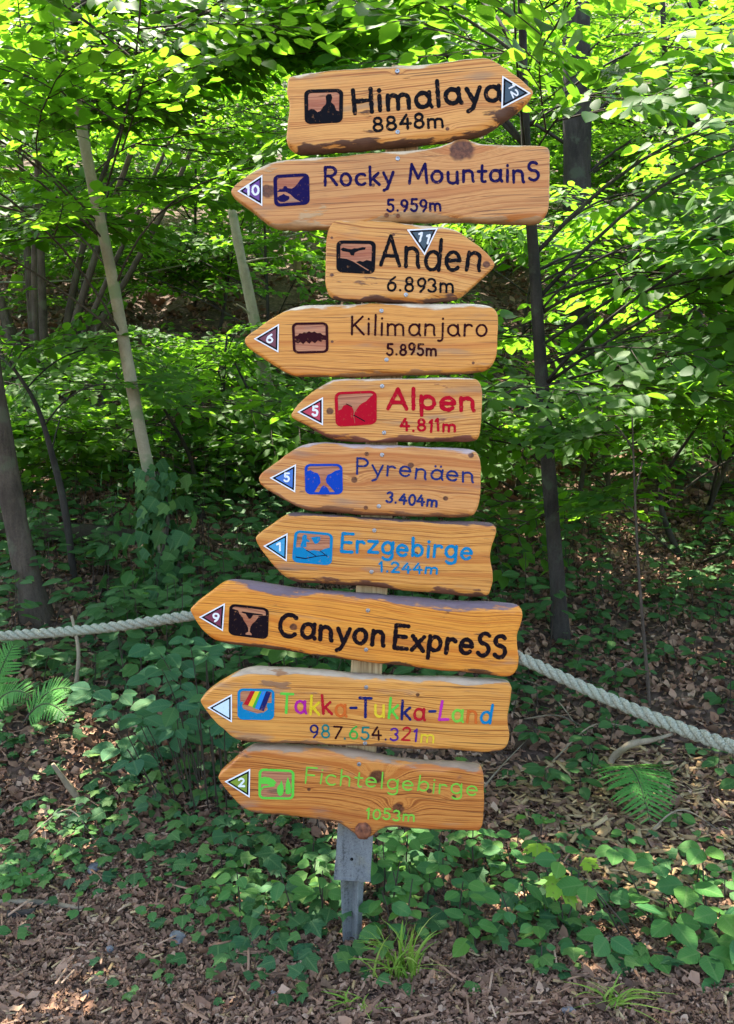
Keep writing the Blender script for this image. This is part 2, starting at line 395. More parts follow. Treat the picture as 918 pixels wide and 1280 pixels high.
def place_spray(nb, spr, pos, d, scale, tpl, mat=0, twigmat=1, twigs=True, lean=.5, tilt=.25, leafscale=1.0):
    lp, ld, ln, ls, tw = spr
    d = np.asarray(d, float); d = d / np.linalg.norm(d)
    up = np.array([rng.normal() * tilt, rng.normal() * tilt, 1.0]) + lean * np.array([0, -.8, 0])
    y = np.cross(up, d); y /= np.linalg.norm(y); z = np.cross(d, y)
    Rm = np.stack([d, y, z], 0)
    add_leaves(nb, tpl, pos + scale * lp @ Rm, ld @ Rm, ln @ Rm, ls * leafscale * (.5 + .5 * scale), mat)
    if twigs:
        for pts, rad in tw:
            v, f = tube_arrays(pos + scale * pts @ Rm, rad * scale, 3, False); nb.add(v, f, twigmat)
    return pos + scale * Rm[0]

def limb_pts(a, b, arch=.12, n=9):
    t = np.linspace(0, 1, n)[:, None]; L = np.linalg.norm(b - a)
    j = rng.normal(size=3) * .05 * L
    return a * (1 - t) + b * t + (np.array([0, 0, arch * L]) + j) * (4 * t * (1 - t)) * np.array([1, 1, 1.0]) * .7
def grow(trunk_nb, crown_nb, line, targets, sprays, tpl, r0=.007, attach_drop=.5, per=7, scale=(.55, .95), mat=0, twigmat=1, lean=.5, leafscale=1.0, twigs=True, trunkmat=0):
    for tg in targets:
        tg = np.asarray(tg, float)
        hd = np.linalg.norm(line[:, :2] - tg[:2], axis=1)
        cost = np.abs(line[:, 2] - (tg[2] - attach_drop * hd))
        i = int(np.argmin(cost + .15 * hd)); a = line[i]
        L = np.linalg.norm(tg - a)
        pts = limb_pts(a, tg); v, f = tube_arrays(pts, np.linspace(r0 * (.5 + .35 * L), .004, len(pts)), 5); trunk_nb.add(v, f, trunkmat)
        k = max(2, int(per * min(1.3, .4 + L / 2)))
        for j in range(k):
            q = 1 - .72 * (j / k) ** 1.1; idx = q * (len(pts) - 1); i0 = min(int(idx), len(pts) - 2); fr = idx - i0
            p = pts[i0] * (1 - fr) + pts[i0 + 1] * fr; d = unit(pts[i0 + 1] - pts[i0])
            s = (1 if j % 2 else -1) * rng.uniform(.35, 1.1); cs, sn = math.cos(s), math.sin(s)
            if j == 0: cs, sn = 1, 0
            dd = np.array([d[0] * cs - d[1] * sn, d[0] * sn + d[1] * cs, d[2] * .4 + rng.normal() * .12])
            place_spray(crown_nb, sprays[rng.integers(len(sprays))], p, dd, rng.uniform(*scale), tpl, mat, twigmat, lean=lean, leafscale=leafscale, twigs=twigs)

def rand_targets(n, px, py, Y):
    out = []
    while len(out) < n:
        q = P(rng.uniform(*px), rng.uniform(*py), rng.uniform(*Y))
        if q[2] > H(q[0], q[1]) + .25: out.append(q)
    return out
def box_targets(n, x, y, z): return [np.array([rng.uniform(*x), rng.uniform(*y), rng.uniform(*z)]) for _ in range(n)]

def tree(name, label, cat, pts, rad, bark, leaf, plan, k=10, n=40, amp=.06, group=None, twig=None):
    """plan: list of dicts for grow(); trunk with limbs and a leafy crown under one Empty"""
    base = np.asarray(pts[0], float)
    e = empty(name, base, label, cat, group)
    tn, cn = NB(), NB()
    line = bumpy_tube(tn, pts, rad, k, n, amp, 0, rng.uniform(0, 6))
    for g in plan: grow(tn, cn, line, **g)
    tn.build('trunk', [bark, M['twig']], e, loc=base)
    if cn.n: cn.build('crown', [leaf, twig or M['twig']], e, loc=base)
    return e, line

# ------------------------------------------------------------------ the signpost
YB = 2.175                                    # back faces of the boards, front of the post
ax0, ax1 = P(441, 1086, 2.22), P(502.5, 180, 2.22)
ad = (ax1 - ax0) / np.linalg.norm(ax1 - ax0)
def axis_at(z): return ax0 + ad * ((z - ax0[2]) / ad[2])
z_top = P(503, 90, 2.22)[2]; z_shoe0 = P(441, 1088, 2.22)[2]; z_shoe1 = P(445, 1012, 2.22)[2]
sign = empty('signpost', (axis_at(0)[0], 2.22, 0), 'leaning wooden signpost stacked with ten orange brown arrow boards', 'signpost')
S0 = np.array(sign.location)
def beam(nb, p0, p1, w_, d_, mat=0, ch=.004):
    """square timber with eased edges along p0-p1"""
    p0, p1 = np.asarray(p0, float), np.asarray(p1, float); t = unit(p1 - p0); yv = np.array([0, 1., 0]); xv = unit(np.cross(yv, t)); yv = np.cross(t, xv)
    hw, hd = w_ / 2, d_ / 2
    sec = [(-hw, -hd + ch), (-hw + ch, -hd), (hw - ch, -hd), (hw, -hd + ch), (hw, hd - ch), (hw - ch, hd), (-hw + ch, hd), (-hw, hd - ch)]
    ns = 30; v = []
    for i in range(ns):
        q = p0 + (p1 - p0) * i / (ns - 1); s_ = 1
        if i in (0, ns - 1): s_ = .94
        v += [q + xv * a * s_ + yv * b * s_ for a, b in sec]
    f = [(i * 8 + j, i * 8 + (j + 1) % 8, (i + 1) * 8 + (j + 1) % 8, (i + 1) * 8 + j) for i in range(ns - 1) for j in range(8)]
    nb.add(v, [np.array(f), np.array([list(range(8))[::-1], [(ns - 1) * 8 + j for j in range(8)]])], mat, smooth=False)
nm = N('weathered post timber'); o = nm.obj()
a = nm.noise(nm.scaled(o, (160, 160, 5)), 1, 3, .6); b = nm.noise(nm.scaled(o, (6, 6, 2)), 1, 3)
c = nm.ramp(a, [(.3, (.20, .12, .05)), (.5, (.42, .29, .14)), (.7, (.52, .38, .20))])
c = nm.mix(nm.step(b, .45, .7), c, nm.mix(.55, c, (.22, .19, .11))); nm.bump(a, .4, .002); M['post'] = nm.base(c, .75, .3)
pn = NB(); beam(pn, axis_at(z_shoe0 + .006), axis_at(z_top), .0785, .0785); pn.build('post', M['post'], sign, loc=S0)

nm = N('galvanised steel'); o = nm.obj()
a = nm.math('ADD', nm.math('MULTIPLY', nm.noise(o, 170, 3, .7), .45), nm.math('MULTIPLY', nm.noise(nm.scaled(o, (60, 60, 8)), 1, 4), .55)); b = nm.noise(o, 14, 4)
c = nm.ramp(a, [(.36, (.08, .08, .078)), (.46, (.19, .195, .19)), (.7, (.28, .285, .27))])
c = nm.mix(nm.step(b, .5, .7), c, nm.mix(.5, c, (.30, .27, .16)))
c = nm.mix(nm.step(nm.noise(o, 420, 1), .66, .7), c, (.05, .045, .04)); nm.bump(a, .2, .001); M['zinc'] = nm.base(c, .55, .5, .35)
M['hole'] = plain('painted hole shade', (.01, .01, .01), .9, .1)
anc = NB()
sn_ = 4
# sleeve walls
wv = .0428; th = .003
p0, p1 = axis_at(z_shoe0), axis_at(z_shoe1); t = unit(p1 - p0); yv = np.array([0, 1., 0]); xv = unit(np.cross(yv, t))
def slab(nb, c0, c1, hx, hy, mat=0, taper=1.0):
    v = []
    for q, s_ in ((c0, taper), (c1, 1.0)):
        v += [q + xv * sx * hx * s_ + yv * sy * hy * s_ for sx, sy in ((-1, -1), (1, -1), (1, 1), (-1, 1))]
    nb.add(v, [np.array([(0, 1, 5, 4), (1, 2, 6, 5), (2, 3, 7, 6), (3, 0, 4, 7), (3, 2, 1, 0), (4, 5, 6, 7)])], mat, smooth=False)
slab(anc, p0 - yv * wv, p1 - yv * wv, wv + th, th)
slab(anc, p0 + yv * wv, p1 + yv * wv, wv + th, th)
for s_ in (-1, 1): slab(anc, p0 + xv * s_ * wv, p1 + xv * s_ * wv, th, wv - .0035)
slab(anc, p0 - t * .004, p0 + t * .001, wv + .0045, wv + .0045)
# cross-shaped ground spike, four fins meeting in a ridge turned to the viewer
sp1 = p0 - t * .005; sp0 = P(440, 1215, 2.22); sp0[2] = min(sp0[2], -.06)
for ang in (28, 118, 208, 298):
    dx = math.cos(R(ang)); dy = math.sin(R(ang)); dirv = xv * dx + yv * dy; nrm = xv * -dy + yv * dx
    wt, wb, h_ = .034, .023, .002
    v = []
    for q, ww in ((sp0, wb), (sp1, wt)):
        v += [q + nrm * h_, q + dirv * ww + nrm * h_, q + dirv * ww - nrm * h_, q - nrm * h_]
    anc.add(v, [np.array([(0, 1, 5, 4), (1, 2, 6, 5), (2, 3, 7, 6), (3, 0, 4, 7), (4, 5, 6, 7)])], 0, smooth=False)
anch = anc.build('ground_anchor', M['zinc'], sign, loc=S0)
hb = NB(); hc = P(440, 1074, 2.22 - wv - th - .0006)
v, f = tube_arrays([hc, hc + np.array([0, .0004, 0])], .0042, 12); hb.add(v, f)  # flat near-black disc; the shade inside the hole is put into its colour
hb.build('bolt_hole_disc', M['hole'], anch, loc=S0)

# ---- stroke lettering
def arc(cx, cy, rx, ry, a0, a1, n=16):
    return [(cx + rx * math.cos(R(a0 + (a1 - a0) * i / n)), cy + ry * math.sin(R(a0 + (a1 - a0) * i / n))) for i in range(n + 1)]
O_ = arc(.29, .31, .23, .31, 60, 420)
GL = {
 'H': (.72, [[(.06, 0), (.05, 1)], [(.64, 0), (.65, 1)], [(.05, .5), (.65, .52)]]),
 'i': (.2, [[(.1, 0), (.1, .62)], [(.1, .86), (.1, .88)]]),
 'm': (.88, [[(.08, 0), (.08, .62)], [(.08, .4)] + arc(.25, .42, .17, .19, 180, 0) + [(.42, 0)], [(.42, .4)] + arc(.6, .42, .18, .19, 180, 0) + [(.79, 0)]]),
 'a': (.62, [O_, [(.52, .62), (.52, .12), (.58, 0)]]),
 'l': (.2, [[(.1, 0), (.1, 1.08)]]),
 'y': (.54, [[(.05, .62), (.28, .06)], [(.5, .64), (.24, -.26), (.08, -.36)]]),
 'R': (.68, [[(.08, 0), (.08, 1)], [(.08, 1)] + arc(.3, .75, .27, .25, 90, -90) + [(.08, .5)], [(.3, .5), (.62, 0)]]),
 'o': (.6, [O_]),
 'c': (.54, [arc(.3, .31, .25, .31, 48, 312)]),
 'k': (.54, [[(.08, 0), (.08, 1)], [(.46, .64), (.1, .26)], [(.2, .36), (.5, 0)]]),
 'M': (.88, [[(.05, 0), (.13, 1)], [(.13, 1), (.43, .25)], [(.43, .25), (.72, 1)], [(.72, 1), (.82, 0)]]),
 'u': (.58, [[(.08, .62), (.08, .22)] + arc(.28, .22, .2, .22, 180, 350) + [(.48, .62)], [(.48, .62), (.5, 0)]]),
 'n': (.58, [[(.08, 0), (.08, .62)], [(.08, .38)] + arc(.28, .41, .2, .2, 180, 0) + [(.48, .1), (.52, 0)]]),
 't': (.42, [[(.2, .95), (.2, .1), (.28, 0), (.36, .03)], [(.03, .62), (.38, .62)]]),
 's': (.5, [arc(.25, .46, .18, .16, 40, 270) + arc(.25, .15, .2, .15, 90, -140)]),
 'S': (.58, [arc(.28, .77, .2, .23, 40, 262) + arc(.28, .27, .22, .27, 82, -145)]),
 'A': (.7, [[(.02, 0), (.34, 1)], [(.34, 1), (.66, 0)], [(.13, .32), (.57, .32)]]),
 'd': (.62, [O_, [(.53, 1.02), (.53, 0)]]),
 'e': (.58, [[(.07, .33), (.52, .33)], arc(.29, .31, .23, .31, 4, 318)]),
 'K': (.64, [[(.08, 0), (.08, 1)], [(.56, 1), (.1, .44)], [(.2, .55), (.62, 0)]]),
 'j': (.3, [[(.2, .62), (.2, -.15)] + arc(.07, -.17, .13, .15, 0, -120), [(.2, .86), (.2, .88)]]),
 'r': (.46, [[(.08, 0), (.08, .62)], [(.08, .36)] + arc(.26, .4, .18, .21, 180, 40)]),
 'p': (.6, [[(.08, .62), (.08, -.34)], arc(.31, .31, .22, .31, 180, 540)]),
 'P': (.58, [[(.08, 0), (.08, 1)], [(.08, 1)] + arc(.28, .75, .26, .25, 90, -90) + [(.08, .5)]]),
 'ä': (.62, [O_, [(.52, .62), (.52, .12), (.58, 0)], [(.18, .84), (.18, .86)], [(.42, .84), (.42, .86)]]),
 'E': (.63, [[(.56, 1), (.08, 1)], [(.08, 1), (.08, 0)], [(.08, 0), (.58, 0)], [(.08, .52), (.5, .52)]]),
 'z': (.52, [[(.05, .6), (.46, .6)], [(.46, .6), (.05, 0)], [(.05, 0), (.48, 0)]]),
 'g': (.62, [O_, [(.53, .62), (.53, -.15)] + arc(.31, -.15, .22, .2, 0, -150)]),
 'b': (.6, [[(.08, 1), (.08, 0)], arc(.31, .31, .22, .31, 180, 540)]),
 'x': (.54, [[(.05, .62), (.5, 0)], [(.5, .62), (.05, 0)]]),
 'C': (.78, [arc(.44, .5, .36, .5, 48, 312)]),
 'T': (.62, [[(.02, 1), (.6, 1)], [(.31, 1), (.31, 0)]]),
 '-': (.4, [[(.06, .45), (.34, .47)]]),
 'L': (.58, [[(.14, 1), (.08, .02)], [(.08, .02), (.52, .05)]]),
 'F': (.58, [[(.08, 0), (.08, 1)], [(.08, 1), (.55, 1)], [(.08, .52), (.46, .52)]]),
 'h': (.58, [[(.08, 0), (.08, 1)], [(.08, .38)] + arc(.28, .41, .2, .2, 180, 0) + [(.48, 0)]]),
 '0': (.6, [arc(.3, .5, .23, .5, 90, 450)]),
 '1': (.34, [[(.07, .80), (.2, 1)], [(.2, 1), (.2, 0)]]),
 '2': (.58, [arc(.27, .74, .21, .26, 160, -35) + [(.06, .01)], [(.06, .01), (.52, .01)]]),
 '3': (.56, [arc(.25, .75, .2, .25, 150, -80) + arc(.25, .25, .23, .25, 80, -150)]),
 '4': (.62, [[(.36, 1), (.05, .36)], [(.05, .36), (.57, .36)], [(.42, .7), (.42, 0)]]),
 '5': (.57, [[(.48, 1), (.14, 1)], [(.14, 1), (.11, .56)] + arc(.26, .31, .23, .31, 128, -150)]),
 '6': (.57, [[(.44, 1), (.2, .75), (.06, .38)] + arc(.28, .3, .22, .3, 170, -190)]),
 '7': (.54, [[(.04, 1), (.5, 1)], [(.5, 1), (.2, 0)]]),
 '8': (.57, [arc(.28, .75, .18, .24, -90, 270), arc(.28, .26, .22, .26, 90, 450)]),
 '9': (.57, [arc(.28, .7, .21, .29, 0, 360), [(.49, .74), (.44, .3), (.26, 0)]]),
 '.': (.24, [[(.11, .03), (.11, .05)]]),
 ' ': (.36, []),
}
def stroke(nb, pts, hw, base, mat, rs, k=0):
    """one routed and painted stroke: a shallow channel with rounded ends; pts (n,2) in board u,v"""
    p = np.asarray(pts, float)
    seg = np.linalg.norm(np.diff(p, axis=0), axis=1); s = np.concatenate([[0], np.cumsum(seg)]); L = s[-1]
    n = max(3, int(L / (hw * .8)) + 1); q = np.linspace(0, L, n)
    p = np.stack([np.interp(q, s, p[:, 0]), np.interp(q, s, p[:, 1])], -1) if L > 1e-9 else np.repeat(p[:1], 3, 0)
    if n > 6: p[1:-1] = p[1:-1] + .0 + rs.normal(size=(n - 2, 2)) * hw * .05
    t = np.gradient(p, axis=0); ln = np.linalg.norm(t, axis=1, keepdims=True); t = np.where(ln > 1e-9, t / np.maximum(ln, 1e-12), [[0, 1.]])
    cap = [(0, .02), (.13, .5), (.5, .87)]
    P_ = [p[0] - t[0] * hw * (1 - a) for a, b in cap] + list(p) + [p[-1] + t[-1] * hw * (1 - a) for a, b in cap[::-1]]
    T_ = [t[0]] * 3 + list(t) + [t[-1]] * 3
    W_ = [hw * b for a, b in cap] + [hw * (1 + .09 * rs.normal()) for _ in p] + [hw * b for a, b in cap[::-1]]
    sec = [(-1.0, -.0004), (-.98, .0009), (-.5, .0003), (0, .0001), (.5, .0003), (.98, .0009), (1.0, -.0004)]
    v = []
    for c_, tt, ww in zip(P_, T_, W_):
        nr = np.array([-tt[1], tt[0]])
        for a, h in sec:
            q2 = c_ + nr * a * ww; v.append((q2[0], -(base + h + k * .00004), q2[1]))
    m = len(sec); nn = len(P_)
    f = [(i * m + j, i * m + j + 1, (i + 1) * m + j + 1, (i + 1) * m + j) for i in range(nn - 1) for j in range(m - 1)]
    nb.add(v, [np.array(f)], mat)
def write(nb, text, a, b, cap, hw, base, rs, mats=None, wob=.03):
    """text fitted between baseline points a and b (board u,v); cap: capital height"""
    a, b = np.asarray(a, float), np.asarray(b, float); gap = .10; L = np.linalg.norm(b - a); ex = (b - a) / L; ey = np.array([-ex[1], ex[0]])
    nat = sum(GL[ch][0] + gap for ch in text) - .14 - gap; sx = L / nat; x = -.06; k = 0
    for i, ch in enumerate(text):
        wd, strokes = GL[ch]; dy = rs.normal() * wob * cap; sl = rs.normal() * wob * 1.2; sc = 1 + rs.normal() * wob
        for st in strokes:
            pts = [a + ex * ((x + p[0] + sl * p[1]) * sx) + ey * (p[1] * cap * sc + dy) for p in st]
            stroke(nb, pts, hw, base, (mats[i] if mats else 0), rs, k % 7); k += 1
        x += wd + gap

def flat(nb, poly, h0, h1, mat):
    """thin plate with side walls from a polygon in board u,v, standing h0..h1 proud of the face"""
    n_ = len(poly); poly = [tuple(p) for p in poly]
    tri = tessellate_polygon([[Vector((p[0], p[1], 0)) for p in poly]])
    v = [(p[0], -h1, p[1]) for p in poly] + [(p[0], -h0, p[1]) for p in poly]
    fs = []
    for t_ in tri:
        p, q, r_ = (poly[i] for i in t_)
        cr = (q[0] - p[0]) * (r_[1] - p[1]) - (q[1] - p[1]) * (r_[0] - p[0])
        fs.append(t_ if cr > 0 else t_[::-1])
    sd = [(i, (i + 1) % n_, n_ + (i + 1) % n_, n_ + i) for i in range(n_)]
    nb.add(v, [np.array(fs), np.array(sd)], mat, smooth=False)
def rrect(x0, y0, x1, y1, r, n=5):
    out = []
    for cx, cy, a0 in ((x1 - r, y1 - r, 0), (x0 + r, y1 - r, 90), (x0 + r, y0 + r, 180), (x1 - r, y0 + r, 270)):
        out += [(cx + r * math.cos(R(a0 + 90 * i / n)), cy + r * math.sin(R(a0 + 90 * i / n))) for i in range(n + 1)]
    return out
def blob(cx, cy, rx, ry, n=18, rough=0, seed=0):
    q = np.random.default_rng(seed)
    return [(cx + rx * math.cos(2 * math.pi * i / n) * (1 + rough * q.normal()), cy + ry * math.sin(2 * math.pi * i / n) * (1 + rough * q.normal())) for i in range(n)]

paint = {}
def PAINT(name, c, rough=.42):
    if name not in paint: paint[name] = plain(name + ' paint', c, .65, .06, 0, .10, 240)
    return paint[name]
def worn(m, name):
    t = m.node_tree; p = t.nodes['Principled BSDF']; src = p.inputs['Base Color'].links[0].from_socket
    tc = t.nodes.new('ShaderNodeTexCoord'); ns = t.nodes.new('ShaderNodeTexNoise'); ns.inputs['Scale'].default_value = 110; ns.inputs['Detail'].default_value = 4; ns.inputs['Roughness'].default_value = .7
    t.links.new(tc.outputs['Object'], ns.inputs['Vector']); mr = t.nodes.new('ShaderNodeMapRange'); t.links.new(ns.outputs[0], mr.inputs[0]); mr.inputs[1].default_value = .60; mr.inputs[2].default_value = .70; mr.inputs[4].default_value = .75
    mx = t.nodes.new('ShaderNodeMix'); mx.data_type = 'RGBA'; t.links.new(mr.outputs[0], mx.inputs[0]); t.links.new(src, mx.inputs[6]); mx.inputs[7].default_value = (.34, .15, .06, 1); t.links.new(mx.outputs[2], p.inputs['Base Color'])
K_ = {'black': (.005, .005, .007), 'navy': (.006, .007, .035), 'violet': (.010, .006, .055), 'maroon': (.03, .004, .006), 'crimson': (.42, .004, .016),
      'blue': (.006, .05, .34), 'deepblue': (.014, .028, .13), 'cyan': (.006, .19, .36), 'espresso': (.009, .004, .006), 'green': (.12, .52, .05), 'lime': (.20, .52, .05),
      'magenta': (.42, .02, .24), 'yellow': (.72, .50, .02), 'gold': (.75, .52, .03), 'red': (.45, .012, .02), 'orange': (.62, .13, .02), 'teal': (.01, .17, .15),
      'purple': (.09, .02, .20), 'ink': (.012, .016, .10), 'sky': (.02, .22, .55), 'white': (.8, .8, .78), 'grass green': (.05, .36, .05), 'pink': (.50, .03, .30)}
for k_, v_ in K_.items():
    PAINT(k_, v_)
    if k_ != 'white': worn(paint[k_], k_)
M['routed'] = wood_board_mat('routed wood', 5.5, (.52, .22, .10), (.42, .15, .07), (.22, .07, .035), (.4, .3, .2), (.2, .1, .05), [])
nm = N('screw steel'); o = nm.obj(); M['screw'] = nm.base(nm.mix(nm.step(nm.noise(o, 500, 2), .5, .6), (.42, .43, .44), (.16, .14, .12)), .4, .5, .8)
nm = N('rusty screw'); M['rust'] = nm.base(nm.mix(nm.noise(nm.obj(), 400, 2), (.30, .12, .05), (.12, .05, .025)), .8, .3, .2)
M['knot'] = N('sawn branch stub'); q_ = M['knot']; rr_ = q_.noise(q_.obj(), 90, 4); q_.bump(rr_, .6, .003); M['knot'] = q_.base(q_.ramp(rr_, [(.3, (.07, .022, .012)), (.6, (.26, .085, .035)), (.8, (.34, .13, .06))]), .7, .3)

def warm(p, f): return tuple((min(.85, r * f[0] * 1.08), g * f[1] * 1.08, b * f[2] * 1.08) for r, g, b in p)
TONE = [(1.12, .97, .60), (1.05, .92, .58), (1.1, .96, .58), (1.08, .94, .56), (1.10, .94, .56), (1.10, .92, .54), (1.05, .92, .58), (1.12, .93, .50), (1.12, .97, .60), (1.05, .90, .55)]
PAL = {  # light, mid, dark
 'tan': ((.60, .33, .135), (.50, .24, .085), (.27, .105, .035)), 'pinkish': ((.56, .30, .145), (.47, .22, .095), (.28, .11, .05)),
 'honey': ((.62, .31, .10), (.52, .235, .07), (.27, .10, .028)), 'orange': ((.66, .31, .075), (.55, .225, .048), (.33, .115, .025)),
 'red': ((.56, .25, .085), (.45, .165, .05), (.20, .06, .02))}
SAP, BARK, PBARK, GREY = (.76, .57, .35), (.085, .04, .025), (.105, .07, .075), (.36, .25, .16)

